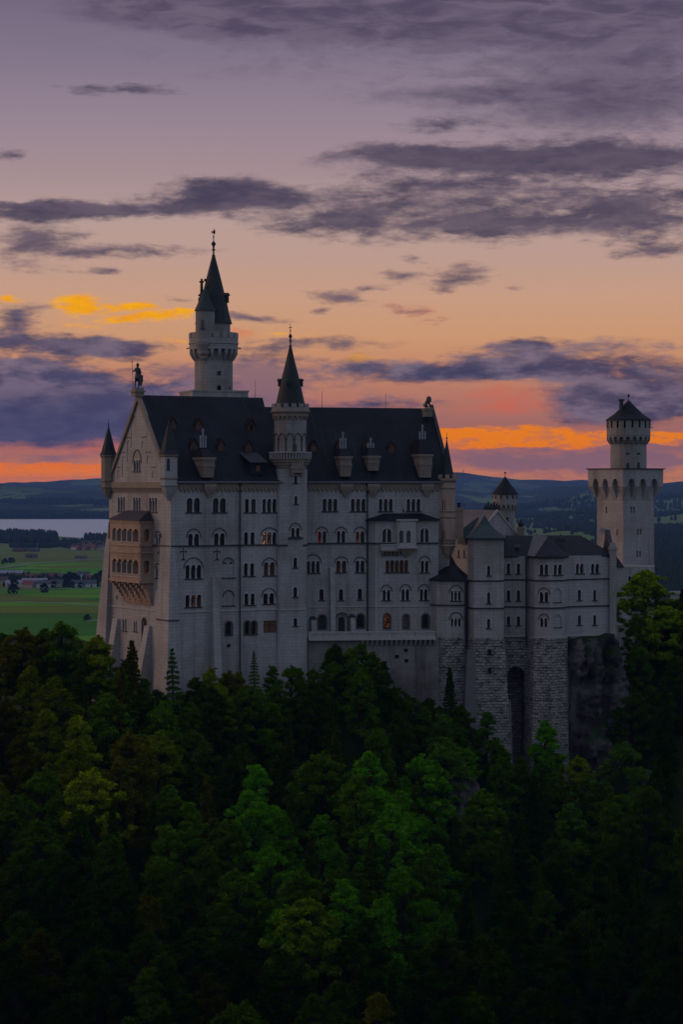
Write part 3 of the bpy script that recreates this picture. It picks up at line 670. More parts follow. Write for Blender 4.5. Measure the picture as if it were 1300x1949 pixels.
# chimney stacks: a corbelled stone bay on the slope with pale pots above
def chimney(fr, face, px, yb, yt, wpx, pot_top, pot_h, npots, gabled=False, tier=0):
    p = fr(px, yb); D = p.y; k = D / F; w_ = wpx * k; h = (yb - yt) * k; z0 = p.z
    P_ = lambda y0_, y1_, a, za, zb_: [[(-a, y0_, za), (a, y0_, za), (a, y1_, za), (-a, y1_, za)], [(-a, y0_, zb_), (a, y0_, zb_), (a, y1_, zb_), (-a, y1_, zb_)]]
    mb = MB().loft([[(-w_ * .43, -.7, 0), (w_ * .43, -.7, 0), (w_ * .43, 3, 0), (-w_ * .43, 3, 0)], [(-w_ * .5, -1.0, h * .55), (w_ * .5, -1.0, h * .55), (w_ * .5, 4, h * .55), (-w_ * .5, 4, h * .55)], [(-w_ * .5, -1.0, h), (w_ * .5, -1.0, h), (w_ * .5, 5, h), (-w_ * .5, 5, h)]])
    o = part('chimney', mb, M['ochre_pale'], palace, w=p, rz=face.rz)
    part('cornice', MB().box(-w_ * .58, w_ * .58, -1.2, 4, h - .28, h + .12), M['ochre_pale'], o, l=(0, 0, 0))
    part('string_course', MB().box(-w_ * .54, w_ * .54, -1.1, 4, h * .56, h * .56 + .18), M['ochre_pale'], o, l=(0, 0, 0))
    mb = MB().box(-w_ * .5, w_ * .5, -1.06, -.9, h - .42, h - .3)
    for i in range(5): x = -w_ * .5 + (i + .25) * w_ / 5; mb.box(x, x + w_ * .1, -1.12, -.9, h - .7, h - .36)
    part('dentil_row', mb, M['ochre_pale'], o, l=(0, 0, 0))
    hr = 3.0 * (1 if gabled else .55)
    part('chimney_roof', MB().loft([[(-w_ * .55, -1.2, h + .12), (w_ * .55, -1.2, h + .12), (w_ * .55, 4.5, h + .12), (-w_ * .55, 4.5, h + .12)], [(-w_ * .3, .7, h + hr), (w_ * .3, .7, h + hr), (w_ * .3, 4.5, h + hr), (-w_ * .3, 4.5, h + hr)]]), M['roof'], o, l=(0, 0, 0))
    zt = (yb - pot_top) * k; zp = zt - pot_h * k
    part('stack', MB().box(-.75, .75, .9, 2.0, h, zp), M['roof'], o, l=(0, 0, 0))
    for i in range(npots):
        x = (i - (npots - 1) / 2) * .5; top = zt - (0 if i == npots // 2 else pot_h * k * .35)
        part('chimney_pot', MB().lathe([(.2, zp - .1), (.17, zp + .3), (.17, top - .6), (.27, top - .5), (.27, top - .35), (.16, top - .3), (.16, top - .1), (.26, top - .05), (.2, top)], 8), M['pots'], o, l=(x, 1.4, 0))
    return o
chimney(rL, A, 393, 909, 872, 25, 816, 36, 3)
chimney(rR, Bf, 656, 907, 870, 23, 822, 32, 3); chimney(rR, Bf, 709, 896, 869, 23, 833, 28, 3); chimney(rR, Bf, 808, 909, 866, 25, 808, 38, 3, True)
for fc, px in ((A, 397), (Bf, 658), (Bf, 710), (Bf, 812)):       # corbelled feet below the eaves
    q = fc.s_at(px); mb = MB()
    for k_ in range(4): mb.box(-1.2 + .3 * k_, 1.2 - .3 * k_, -.75 + .14 * k_, .05, -.45 * (k_ + 1) + (0 if k_ else 0), -.45 * k_ - .01)
    part('chimney_corbel', mb.box(-1.25, 1.25, -.85, .05, 0, .7), M['ochre_pale'], palace, w=fc.pt(q, Z(-.9)), rz=fc.rz)
# lightning rods
for px, y0_, y1_, D in ((486, 724, 762, 425), (613, 744, 776, 433), (734, 748, 781, 437)):
    p = P3(px, y1_, D); part('lightning_rod', MB().tube((0, 0, -.5), (0, 0, (y1_ - y0_) * D / F), .05, .03), M['iron'], palace, w=p)
# drain pipes
def pipe(face, px, zt, zb_, jog=0):
    mb = MB().tube((0, -.28, Z(zt) - BOT), (0, -.28, Z(zb_) - BOT), .13).box(-.3, .3, -.5, -.05, Z(zt) - .2 - BOT, Z(zt) + .4 - BOT)
    part('drain_pipe', mb, M['lead'], palace, w=(*face.xy(face.s_at(px)), BOT), rz=face.rz)
pipe(A, 455.5, -.3, -40); pipe(Bf, 698.5, -.3, -29)
# iron wall anchors
for fc, px, py in ((A, 349, 1053), (A, 413, 1053), (G, 304, 1055)):
    mb = MB().box(-.06, .06, -.1, 0, -1.3, .9)
    for sg in (-1, 1): mb.tube((0, -.05, .3), (sg * .55, -.05, .45), .06).tube((sg * .55, -.05, .45), (sg * .6, -.05, .1), .09).tube((0, -.05, -.9), (sg * .45, -.05, -1.3), .06)
    part('wall_anchor', mb, M['iron'], palace, w=fc.pt(fc.s_at(px), fc.z(px, py)), rz=fc.rz)
# buttresses
def buttress(face, pa, pb, yt, yb, d0, d1, m='lime', cap=False, widen=0):
    s0_, s1_ = face.s_at(pa), face.s_at(pb); w_ = s1_ - s0_; zt, zb_ = face.z(pa, yt), face.z(pa, yb)
    mb = MB().loft([[(-widen, .1, 0), (w_ + widen, .1, 0), (w_ + widen, -d1, 0), (-widen, -d1, 0)][::-1], [(0, .1, zt - zb_), (w_, .1, zt - zb_), (w_, -d0, zt - zb_), (0, -d0, zt - zb_)][::-1]])
    o = part('buttress', mb, M[m], palace, w=face.pt(s0_, zb_), rz=face.rz)
    if cap: part('cap', MB().loft([[(-.12, .1, zt - zb_), (w_ + .12, .1, zt - zb_), (w_ + .12, -d0 - .18, zt - zb_), (-.12, -d0 - .18, zt - zb_)][::-1], [(0, .1, zt - zb_ + .8), (w_, .1, zt - zb_ + .8), (w_, -.1, zt - zb_ + .3), (0, -.1, zt - zb_ + .3)][::-1]]), M['lead'], o, l=(0, 0, 0))
buttress(A, 402, 413, 1098, 1330, .5, 2.0, widen=.25)
buttress(Bf, 627, 636.5, 1080, 1205, .5, 1.2)
buttress(Bf, 590, 600, 1178, 1204, 1.1, 1.4, cap=True); buttress(Bf, 665, 674, 1174, 1203, 1.1, 1.4, cap=True)
buttress(G, 219, 228, 1176, 1330, .5, 3.2); buttress(G, 279.5, 288.5, 1190, 1340, .5, 3.4)
# near corner: battered block
cr = A.o; cz0, cz1 = Z(-39) - 6, Z(-25)
mb = MB()
def quad(e, z, off=0): return [tuple(Vector((*(cr + A.u * a_ + vA * b_), z)) - PL) for a_, b_ in ((-e, -e), (1.3, -e), (1.3, 4.2), (-e, 4.2))]
part('corner_buttress', MB().loft([quad(1.9, cz0), quad(.9, cz1)]), M['lime'], palace, l=(0, 0, 0))
part('corner_buttress', MB().loft([quad(.88, cz1), quad(.12, Z(-10.5))]), M['lime'], palace, l=(0, 0, 0))
part('cap', MB().loft([quad(1.05, cz1), quad(.7, cz1 + .5)]), M['lead'], palace, l=(0, 0, 0))
# far corner: the spreading foot of the west front
fr_ = A.o + vA * 27
def quad2(e, z): return [tuple(Vector((*(fr_ + A.u * a_ + vA * b_), z)) - PL) for a_, b_ in ((-e * .35, -1.0), (3, -1.0), (3, e), (-e * .35, e))]
part('corner_buttress', MB().loft([quad2(5.2, Z(-42)), quad2(3.4, Z(-29)), quad2(1.2, Z(-12.5)), quad2(.1, Z(-8))]), M['lime'], palace, l=(0, 0, 0))

# two-storey ochre loggia ----------------------------------------------------
gR = G.s_at(291.5); LP = 2.6
LF = Face(G.xy(0, LP), G.xy(gl, LP)); lr = gR; ll = LF.s_at(209.5)
z_t, z_b = LF.z(250, 990), LF.z(250, 1106)
lp = [Vector(LF.xy(ll)), Vector(LF.xy(lr)), Vector(G.xy(lr, -.1)), Vector(G.xy(ll, -.1))]
logL = Vector((*LF.xy(ll), z_b))
loggia = part('loggia', MB().prism([tuple(p - Vector(logL[:2])) for p in lp], 0, z_t - z_b), M['ochre'], palace, w=logL)
LFs = Face(LF.xy(lr), G.xy(lr))
lw_ = lr - ll
aw = (lw_ - 1.6) / 5
zsp = [(LF.z(250, 1036), LF.z(250, 1007)), (LF.z(250, 1097), LF.z(250, 1066))]
for za, zb_ in zsp:
    for i in range(5):
        x0 = ll + .8 + i * aw + .13; LF.cuts.append((arch(x0, x0 + aw - .26, za + .5, zb_ + .1), 1.6, 0))
    LFs.cuts.append((arch(.75, 1.9, za + .5, zb_ + .05), 1.3, 1))
do_cuts(loggia, [LF, LFs])
for za, zb_ in zsp:
    mb = MB().box(.5, lw_ - .5, 1.45, 1.58, za - z_b, zb_ - z_b); part('loggia_back_wall', MB().box(.6, lw_ - .6, 1.5, 1.62, za + .8 - z_b, zb_ - z_b), M['niche'], loggia, l=(0, 0, 0), rz=LF.rz)
    for i in range(6):
        x = .8 + i * aw
        if 0 < i < 5:
            for yy in (.15,): part('column', MB().lathe([(.2, 0), (.14, .15), (.13, 1.6), (.22, 1.85), (.22, 2.0)], 8), M['column'], loggia, l=tuple(Vector((math.cos(LF.rz) * x + math.sin(LF.rz) * .14, math.sin(LF.rz) * x - math.cos(LF.rz) * .14, za + .5 - z_b))))
    part('balustrade', MB().box(.3, lw_ - .3, -.14, .0, za + .38 - z_b, za + .5 - z_b).box(.3, lw_ - .3, -.1, .0, za - .1 - z_b, za + .08 - z_b), M['lime_plain'], loggia, l=(0, 0, 0), rz=LF.rz)
for zz, th, ou in ((SZ, .35, .22), (LF.z(250, 1051), .3, .25), (z_b, .5, .25), (z_t - .35, .35, .25), (LF.z(250, 1057), .15, .12)):
    moulding(loggia, 'string_course', M['ochre'], [LF.xy(ll), LF.xy(lr)], zz - th / 2, zz + th / 2, ou, tuple(PL)).location = PL - logL
    moulding(loggia, 'string_course', M['ochre'], [LFs.xy(0), LFs.xy(LP)], zz - th / 2, zz + th / 2, ou, tuple(PL)).location = PL - logL
# corbel: five stepped arches under the loggia
mb = MB(); n6 = 6
for k_ in range(7):
    zt = z_b - k_ * .62; dep = LP * (1 - k_ / 7.0); 
    for i in range(n6):
        x = .25 + i * (lw_ - .9) / 5 + k_ * .25
        if x + .5 < lw_ + .3: mb.box(x - .1, min(x + .5, lw_), LP - dep, LP - .0, zt - .60 - z_b, zt - z_b)
part('corbel', mb, M['ochre'], loggia, l=(0, 0, 0), rz=LF.rz)
part('corbel_back', MB().loft([[(1.8, LP - .35, -4.4), (lw_, LP - .35, -4.4), (lw_, LP, -4.4), (1.8, LP, -4.4)], [(.3, .9, -.02), (lw_ - .05, .9, -.02), (lw_ - .05, LP, -.02), (.3, LP, -.02)]]), M['ochre'], loggia, l=(0, 0, 0), rz=LF.rz)
hr = z_t - z_b
part('loggia_roof', MB().add([(-.4, -.5, hr), (lw_ + .4, -.5, hr), (lw_ + .4, LP, hr), (-.4, LP, hr), (2.2, LP - .1, hr + 1.75), (lw_ - 1.6, LP - .1, hr + 1.75)], [(0, 1, 5, 4), (1, 2, 5), (2, 3, 4, 5), (3, 0, 4), (3, 2, 1, 0)]), M['lead'], loggia, l=(0, 0, 0), rz=LF.rz)
part('loggia_figure', MB().lathe([(.3, 0), (.35, .8), (.25, 2), (.3, 2.5), (.12, 2.7), (.2, 3.0), (.05, 3.3)], 8), M['ochre_pale'], loggia, l=(-.2, .6, .9 + SZ - z_b))

do_cuts(wallL, [A, G]); do_cuts(wallR, [Bf]); do_cuts(wallC, [Cf]); do_cuts(gable, [GG]); do_cuts(bay, [bfront])

# corner turrets of the palace -------------------------------------------------
def turret(p, r, z_bot, z_body, z_eave, z_top, body='lime', n=8, crown=False, a0=PI / 8, wins=()):
    w0 = Vector((p[0], p[1], z_bot)); H = z_eave - z_bot; hb = z_body - z_bot
    t_ = part('corner_turret', MB().lathe([(r * .25, 0), (r * .55, hb * .35), (r * .6, hb * .38), (r * .85, hb * .75), (r * .88, hb * .8), (r * 1.08, hb), (r, hb + .15), (r, H)], n, a0=a0), M[body], palace, w=w0)
    part('cornice', MB().lathe([(r * 1.0, H - .45), (r * 1.16, H - .15), (r * 1.16, H + .05)], n, a0=a0), M['ochre_pale'], t_, l=(0, 0, 0))
    part('string_course', MB().lathe([(r * 1.02, hb + 1.0), (r * 1.1, hb + 1.1), (r * 1.1, hb + 1.3), (r * 1.02, hb + 1.35)], n, a0=a0), M['ochre_pale'], t_, l=(0, 0, 0))
    zr = H
    if crown:
        part('battlement', merlons(MB().lathe([(r * 1.0, H), (r * 1.22, H), (r * 1.22, H + .35), (r * 1.0, H + .35)], n, a0=a0), r * .98, r * 1.22, H + .3, H + .95, 8, .5), M[body], t_, l=(0, 0, 0)); zr = H + .1
    rr = r * (1.2 if not crown else .98); HT = z_top - z_bot
    part('spire', MB().lathe([(rr, zr + .05), (rr * .8, zr + (HT - zr) * .14), (.06, HT)], n, a0=a0), M['spire'], t_, l=(0, 0, 0))
    part('finial', finial(HT - .6, .42, True), M['iron'], t_, l=(0, 0, 0))
    for ang, za, zb_, ww in wins:
        part('window', MB().xz(arch(-ww / 2, ww / 2, za, zb_), -r * math.cos(PI / n) - .03, -r * .7), M['glass'], t_, l=(0, 0, 0), rz=ang)
    return t_
tc = A.o + vA * .35 + A.u * -.35
k4 = 400 / F
turret(tc + Vector((.15, 0)), 1.62, Z(-33.5 * k4), Z(-4 * k4), Z(53 * k4), Z(121 * k4), wins=((A.rz - R(30), 5.3, 7.6, .55), ))
turret(A.o + vA * 26.6 + A.u * -.3, 1.45, Z(-30 * 424 / F), Z(-8 * 424 / F), Z(52 * 424 / F), Z(108 * 424 / F), 'ochre_pale')
# right corner turret, ochre stone, from the first floor up
tq = Bf.o + Bf.u * (Bf.s_at(850) + .2) + vB * .5; kq = 424.5 / F
tt = turret(tq, 1.72, Z(-148 * kq), Z(-120 * kq), Z(5 * kq), Z(82 * kq), 'ochre', crown=True)
for (yt, yb) in ((950, 972), (1009, 1030)):
    fo = part('window', MB().xz(arch(-.3, .3, 0, (yb - yt) * kq), -1.66, -1.2), M['glass'], tt, l=(0, 0, Z((HY - yb) * kq) - Z(-148 * kq)), rz=R(-24))
for zz in ((HY - 974) * kq, (HY - 985) * kq, (HY - 1033) * kq, (HY - 930) * kq): part('string_course', MB().lathe([(1.72, -.1), (1.9, 0), (1.9, .15), (1.72, .3)], 8, a0=PI / 8), M['ochre_pale'], tt, l=(0, 0, Z(zz) - Z(-148 * kq)))

# ================================================================ stair tower
sz = lambda y, D=412: (HY - y) * D / F
ctr = Vector(ST.xy(ST.s_at(555.5), -2.9))
stair = empty('stair_tower', (ctr.x, ctr.y, BOT), 'slender pale stair turret with gallery and dark cone, middle of the palace front', 'tower')
sL = Vector(stair.location); xa, xb = ST.s_at(529.5), ST.s_at(585.5)
def sp(pts, z0, z1, grow=0): 
    return [[tuple(Vector(ST.xy(a_, b_)) - ctr) + (z - BOT,) for a_, b_ in pts] for z in (z0, z1)]
shz = sz(893)
shaft = part('shaft', MB().loft([[tuple(Vector(ST.xy(a_, b_)) - ctr) + (z - BOT,) for a_, b_ in pts] for z, pts in (
    (Z(-40), ((xa + .6, 0.1), (xb - .7, .1), (xb + .25, -.8), (xb + .25, -6.5), (xa - .05, -6.5), (xa - .05, -.3))),
    (Z(-24), ((xa + .3, 0.02), (xb - .5, .02), (xb, -.5), (xb, -6.5), (xa, -6.5), (xa, -.2))),
    (Z(shz), ((xa + .3, 0), (xb - .2, 0), (xb, -.2), (xb, -6.5), (xa, -6.5), (xa, -.2))))]), M['lime'], stair, l=(0, 0, 0))
for (pa, pb, yt, yb, n_, hd) in ((559.5, 566, 905, 919, 1, False), (560, 566.5, 944, 959, 1, False), (554.5, 570, 1004, 1021, 2, 1.25), (558.5, 565.5, 1061, 1080, 1, False), (558.5, 565.5, 1117, 1136, 1, False), (558.5, 566, 1176, 1191, 1, False)):
    window(stair, ST, pa, pb, yt, yb, n_, hood=hd)
do_cuts(shaft, [ST])
q = ST.s_at(548), ST.s_at(576.5)
part('ledge', MB().box(0, q[1] - q[0], -.35, .05, -.25, 0), M['lead'], stair, w=ST.pt(q[0], ST.z(560, 1023)), rz=ST.rz)
part('string_course', MB().box(xa, q[0], -.22, .05, 0, .26), M['lead'], stair, w=(*ST.xy(0), SZ - .25), rz=ST.rz)
part('string_course', MB().box(q[1], xb, -.22, .05, 0, .26), M['lead'], stair, w=(*ST.xy(0), SZ - .25), rz=ST.rz)
part('offset_course', MB().box(xa + .2, xb - .2, -.16, .05, -.12, .12), M['lime_plain'], stair, w=(*ST.xy(0), PZ - .1), rz=ST.rz)
c2 = Vector((P3(552.7, 919, ctr.y).x, ctr.y)) - ctr
k2 = ctr.y / F; zz_ = lambda y: Z((HY - y) * k2) - BOT
up = part('turret_body', MB().lathe([(2.75, zz_(905)), (3.0, zz_(890)), (3.05, zz_(860)), (3.0, zz_(840)), (3.05, zz_(806)), (3.08, zz_(785))], 32), M['lime_round'], stair, l=(c2.x, c2.y, 0))
part('corbel', MB().lathe([(2.9, zz_(893)), (3.1, zz_(890)), (3.15, zz_(886)), (3.45, zz_(885)), (3.5, zz_(881)), (3.75, zz_(880)), (3.8, zz_(876)), (4.0, zz_(875)), (4.05, zz_(872.5))], 32), M['ochre_pale'], up, l=(0, 0, 0))
mb = MB().lathe([(3.95, zz_(862.5)), (4.05, zz_(862.5)), (4.05, zz_(860.5)), (3.85, zz_(860.5))], 32)
for i in range(44):
    a = 2 * PI * i / 44; mb.box(-.1, .1, -.09, .09, zz_(873), zz_(862), a, (3.9 * math.cos(a), 3.9 * math.sin(a)))
part('balustrade', mb, M['lime_plain'], up, l=(0, 0, 0))
# blind arcade round the drum
mb = MB()
for i in range(12):
    a = 2 * PI * (i + .5) / 12
    mb.lathe([(.16, zz_(859)), (.16, zz_(838)), (.28, zz_(836)), (.28, zz_(834))], 6, c=(3.08 * math.cos(a), 3.08 * math.sin(a)))
    for j in range(8):
        t0, t1 = j / 8, (j + 1) / 8; aa = a + 2 * PI / 12 * t0; ab = a + 2 * PI / 12 * t1
        h0 = zz_(834) + .75 * math.sin(PI * t0); h1 = zz_(834) + .75 * math.sin(PI * t1); r_ = 3.06; ro = 3.16
        mb.add([(r_ * math.cos(aa), r_ * math.sin(aa), h0), (r_ * math.cos(ab), r_ * math.sin(ab), h1), (r_ * math.cos(ab), r_ * math.sin(ab), h1 + .2), (r_ * math.cos(aa), r_ * math.sin(aa), h0 + .2),
                (ro * math.cos(aa), ro * math.sin(aa), h0), (ro * math.cos(ab), ro * math.sin(ab), h1), (ro * math.cos(ab), ro * math.sin(ab), h1 + .2), (ro * math.cos(aa), ro * math.sin(aa), h0 + .2)], [(4, 5, 6, 7), (0, 1, 5, 4), (3, 2, 6, 7)])
part('blind_arcade', mb, M['niche'], up, l=(0, 0, 0))
part('door', MB().xz(arch(-.35, .35, zz_(861), zz_(845)), -3.12, -2.8), M['frame'], up, l=(0, 0, 0), rz=R(16))
part('arched_frieze', brackets(MB(), 3.05, 3.35, zz_(800), zz_(793), 22, .4).lathe([(3.05, zz_(793)), (3.4, zz_(793)), (3.4, zz_(788)), (3.7, zz_(785)), (3.7, zz_(782.5)), (3.5, zz_(781))], 32), M['ochre_pale'], up, l=(0, 0, 0))
part('battlement', merlons(MB().lathe([(3.35, zz_(781)), (3.5, zz_(781)), (3.5, zz_(776)), (3.2, zz_(776))], 32), 3.15, 3.5, zz_(776), zz_(770), 14, .6), M['lime_warm'], up, l=(0, 0, 0))
co_ = part('spire', MB().lathe([(2.8, zz_(776)), (2.75, zz_(770)), (2.2, zz_(745)), (1.85, zz_(728)), (.85, zz_(688)), (.22, zz_(660))], 24), M['spire'], up, l=(0, 0, 0))
part('finial', finial(zz_(661), .9, True), M['iron'], co_, l=(0, 0, 0))
for a in (R(95), R(-88)): part('dormer', MB().box(-.35, .35, -2.35, -1.3, zz_(736), zz_(725)).loft([[(-.5, -2.6, zz_(725)), (.5, -2.6, zz_(725)), (.5, -1.2, zz_(725)), (-.5, -1.2, zz_(725))], [(-.05, -2.3, zz_(721)), (.05, -2.3, zz_(721)), (.05, -1.2, zz_(721)), (-.05, -1.2, zz_(721))]]), M['spire'], co_, l=(0, 0, 0), rz=a)
part('dormer', MB().box(-.35, .35, -2.35, -1.3, zz_(735), zz_(726)), M['spire'], co_, l=(0, 0, 0), rz=R(-8))
# projecting oriel foot under the gallery
mb = MB(); 
for k_, (w_, y0_, y1_) in enumerate(((1.15, 900, 873), (1.35, 893, 888))): mb.box(-w_, w_, -.9 - .1 * k_, .1, Z(0) * 0 + zz_(y0_) if k_ == 0 else zz_(y0_), zz_(y1_))
part('oriel', mb, M['ochre_pale'], stair, w=(*ST.xy(ST.s_at(564)), BOT), rz=ST.rz)
for sg in (-1, 1): part('bracket', MB().box(sg * .95 - .2, sg * .95 + .2, -.8, .05, zz_(905), zz_(900)), M['ochre_pale'], stair, w=(*ST.xy(ST.s_at(564)), BOT), rz=ST.rz)

# ================================================================ tall round tower behind the ridge
TD = 436; kt = TD / F; tp = P3(406.5, 760, TD); tz = lambda y: Z((HY - y) * kt)
TB = Z(-5); tower = empty('round_tower', (tp.x, tp.y, TB), 'tallest round tower with corbelled gallery and pointed dark spire, behind the palace roof', 'tower')
h_ = lambda y: tz(y) - TB
part('base_platform', MB().box(-5.6, 5.6, -5.4, 5.4, h_(790), h_(746), R(18)).box(-5.75, 5.75, -5.55, 5.55, h_(748), h_(745), R(18)), M['lime_warm'], tower, l=(0, 0, 0))
sh = part('shaft', MB().lathe([(3.8, 0), (3.8, h_(745)), (3.75, h_(662))], 40), M['lime_round'], tower, l=(0, 0, 0))
for yb_, yt_, ang, ww in ((745, 735, 20, .75), (716, 708, 20, .7), (745, 735, 62, .7)):
    if ww == .7 and yt_ == 708: part('window', MB().box(-.35, .35, -3.86, -3.5, h_(yb_), h_(yt_)), M['glass'], sh, l=(0, 0, 0), rz=R(ang))
    else: part('window', MB().xz(arch(-ww / 2, ww / 2, h_(yb_), h_(yt_)), -3.86, -3.5), M['glass'], sh, l=(0, 0, 0), rz=R(ang))
part('corbel_ring', brackets(MB(), 3.75, 4.75, h_(688), h_(664), 20, .38).lathe([(3.7, h_(667)), (4.8, h_(666)), (4.8, h_(657)), (4.95, h_(656)), (4.95, h_(653)), (3.7, h_(653))], 40), M['lime_warm'], tower, l=(0, 0, 0))
part('battlement', merlons(MB().lathe([(4.5, h_(653)), (4.85, h_(653)), (4.85, h_(645)), (4.5, h_(645))], 40), 4.5, 4.9, h_(645), h_(636), 18, .62), M['lime_warm'], tower, l=(0, 0, 0))
for a in (R(178), R(2)): part('water_spout', MB().tube((4.6, 0, h_(662)), (5.4, 0, h_(664)), .12), M['iron'], tower, l=(0, 0, 0), rz=a)
part('drum', MB().lathe([(3.3, h_(655)), (3.3, h_(612))], 36), M['lime_round'], tower, l=(0, 0, 0))
spr = part('spire', MB().lathe([(3.7, h_(617)), (3.6, h_(614)), (3.15, h_(600)), (2.35, h_(562)), (2.2, h_(560)), (1.3, h_(525)), (.3, h_(488))], 16), M['spire'], tower, l=(0, 0, 0))
part('finial', finial(h_(490), 1.15), M['iron'], spr, l=(0, 0, 0))
part('weather_vane', MB().box(-.45, .35, -.03, .03, h_(444), h_(441)).box(-.05, .3, -.03, .03, h_(446), h_(438)), M['iron'], spr, l=(0, 0, 0))
part('dormer', MB().box(-.5, .5, -3.0, -1.6, h_(577), h_(563)).loft([[(-.75, -3.3, h_(563)), (.75, -3.3, h_(563)), (.75, -1.2, h_(563)), (-.75, -1.2, h_(563))], [(-.1, -3.0, h_(558)), (.1, -3.0, h_(558)), (.1, -1.2, h_(558)), (-.1, -1.2, h_(558))]]), M['spire'], spr, l=(0, 0, 0), rz=R(88))
part('dormer', MB().box(-.45, .45, -3.0, -1.6, h_(577), h_(567)), M['spire'], spr, l=(0, 0, 0), rz=R(-95))
part('knob', MB().lathe([(.05, h_(537)), (.35, h_(535)), (.3, h_(533)), (.05, h_(531))], 8), M['spire'], spr, l=(-1.6, -.4, 0))
tx = (392.5 - 406.5) * kt
side = part('side_turret', MB().lathe([(.15, h_(697)), (.45, h_(692)), (.5, h_(689)), (.95, h_(684)), (1.0, h_(680)), (1.4, h_(676)), (1.45, h_(670)), (1.95, h_(658)), (2.0, h_(652)), (1.9, h_(650)), (1.9, h_(594))], 28), M['lime_round'], tower, l=(tx, -3.2, 0))
part('spire', MB().lathe([(2.15, h_(595)), (2.05, h_(592.5)), (1.2, h_(575)), (.65, h_(562)), (.1, h_(548))], 20), M['verdigris'], side, l=(0, 0, 0))
part('window', MB().xz(arch(-.3, .3, h_(629), h_(612)), -1.95, -1.6), M['glass'], side, l=(0, 0, 0), rz=R(-12))
part('sill', MB().box(-.5, .5, -2.05, -1.7, h_(630.5), h_(629)), M['lead'], side, l=(0, 0, 0), rz=R(-12))
chx = (384.5 - 406.5) * kt
ch = part('chimney', MB().lathe([(.45, h_(590)), (.45, h_(566)), (.7, h_(565)), (.7, h_(563)), (.32, h_(560)), (.26, h_(540)), (.5, h_(539)), (.5, h_(537)), (.22, h_(536)), (.2, h_(532))], 10), M['iron'], tower, l=(chx, -1.2, 0))

# ================================================================ statues
def skin_fig(name, V, E, rads, m, parent=None, loc=(0, 0, 0), rz=0, sub=2):
    me = bpy.data.meshes.new(name); me.from_pydata(V, E, []); o = bpy.data.objects.new(name, me); C.objects.link(o)
    sk = o.modifiers.new('s', 'SKIN'); sk.use_smooth_shade = True
    for i, r_ in enumerate(rads): me.skin_vertices[0].data[i].radius = (r_, r_) if not isinstance(r_, tuple) else r_
    me.skin_vertices[0].data[0].use_root = True
    sb = o.modifiers.new('u', 'SUBSURF'); sb.levels = sub; sb.render_levels = sub
    bpy.context.view_layer.update(); dg = bpy.context.evaluated_depsgraph_get()
    nm = bpy.data.meshes.new_from_object(o.evaluated_get(dg)); nm.name = name; o.modifiers.clear(); o.data = nm
    nm.materials.clear(); nm.materials.append(m); o.location = loc; o.rotation_euler = (0, 0, rz)
    if parent: o.parent = parent
    return o
kp = 411.6 / F; pz = Z((HY - 742) * kp); pp = P3(261.5, 742, 411.6)
ped = part('statue_pedestal', MB().box(-.85, .95, -.9, .9, -1.3, 0).box(-1.05, 1.15, -1.1, 1.1, -.5, -.12).box(-.8, .9, -.8, .8, 0, .35), M['ochre_pale'], palace, w=pp, rz=A.rz)
kn = empty('knight_statue', (pp.x, pp.y, pz + .35), 'dark bronze knight statue with lance and shield on the left gable top', 'statue')
Vk = [(0, 0, 2.35), (0, 0, 2.9), (0, 0, 3.45), (0, 0, 3.75), (.05, 0, 4.0), (.05, 0, 4.3), (-.28, 0, 2.2), (-.36, -.05, 1.25), (-.42, 0, .2), (-.62, -.1, .08), (.2, 0, 2.2), (.26, -.02, 1.2), (.2, .05, .2), (.1, -.2, .08),
      (-.36, 0, 3.5), (-.62, -.1, 2.95), (-.85, -.25, 3.25), (.42, 0, 3.5), (.62, -.08, 2.85), (.68, -.2, 2.3)]
Ek = [(0, 1), (1, 2), (2, 3), (3, 4), (4, 5), (0, 6), (6, 7), (7, 8), (8, 9), (0, 10), (10, 11), (11, 12), (12, 13), (2, 14), (14, 15), (15, 16), (2, 17), (17, 18), (18, 19)]
Rk = [.36, .32, .38, .16, .26, .22, .26, .17, .12, .1, .26, .17, .12, .1, .2, .13, .11, .2, .14, .1]
skin_fig('body', Vk, Ek, Rk, M['bronze'], kn)
part('helmet', MB().lathe([(.24, 4.05), (.3, 4.12), (.3, 4.3), (.2, 4.5), (.04, 4.68)], 10), M['bronze'], kn, l=(.05, 0, 0))
part('tunic', MB().lathe([(.56, 1.75), (.45, 2.2), (.36, 2.6), (.4, 3.2)], 12), M['bronze'], kn, l=(0, 0, 0))
part('lance', MB().tube((-.78, -.25, .1), (-.98, -.25, 4.9), .045).loft([[(-1.0 + a_, -.25 + b_, 4.7) for a_, b_ in ((-.12, 0), (0, -.05), (.12, 0), (0, .05))], [(-1.0, -.25, 5.25)] * 4]), M['bronze'], kn, l=(0, 0, 0))
part('shield', MB().loft([[(x, y, z) for x, z in ((.3, 2.3), (1.1, 2.35), (1.1, 1.2), (.85, .5), (.6, .15), (.38, .6), (.28, 1.3))] for y in (-.32, -.5)]), M['bronze'], kn, l=(0, 0, 0))
part('cloak', MB().loft([[(-.3, .25, 1.2), (.55, .25, 1.0), (.6, .4, 1.0), (-.3, .4, 1.2)], [(-.35, .2, 3.5), (.45, .2, 3.5), (.45, .35, 3.5), (-.35, .35, 3.5)]]), M['bronze'], kn, l=(0, 0, 0))
# stay wire behind the statue
part('stay_wire', MB().tube((.9, 0, 2.2), (3.6, 0, -.9), .03, n=4), M['iron'], palace, w=pp, rz=A.rz)
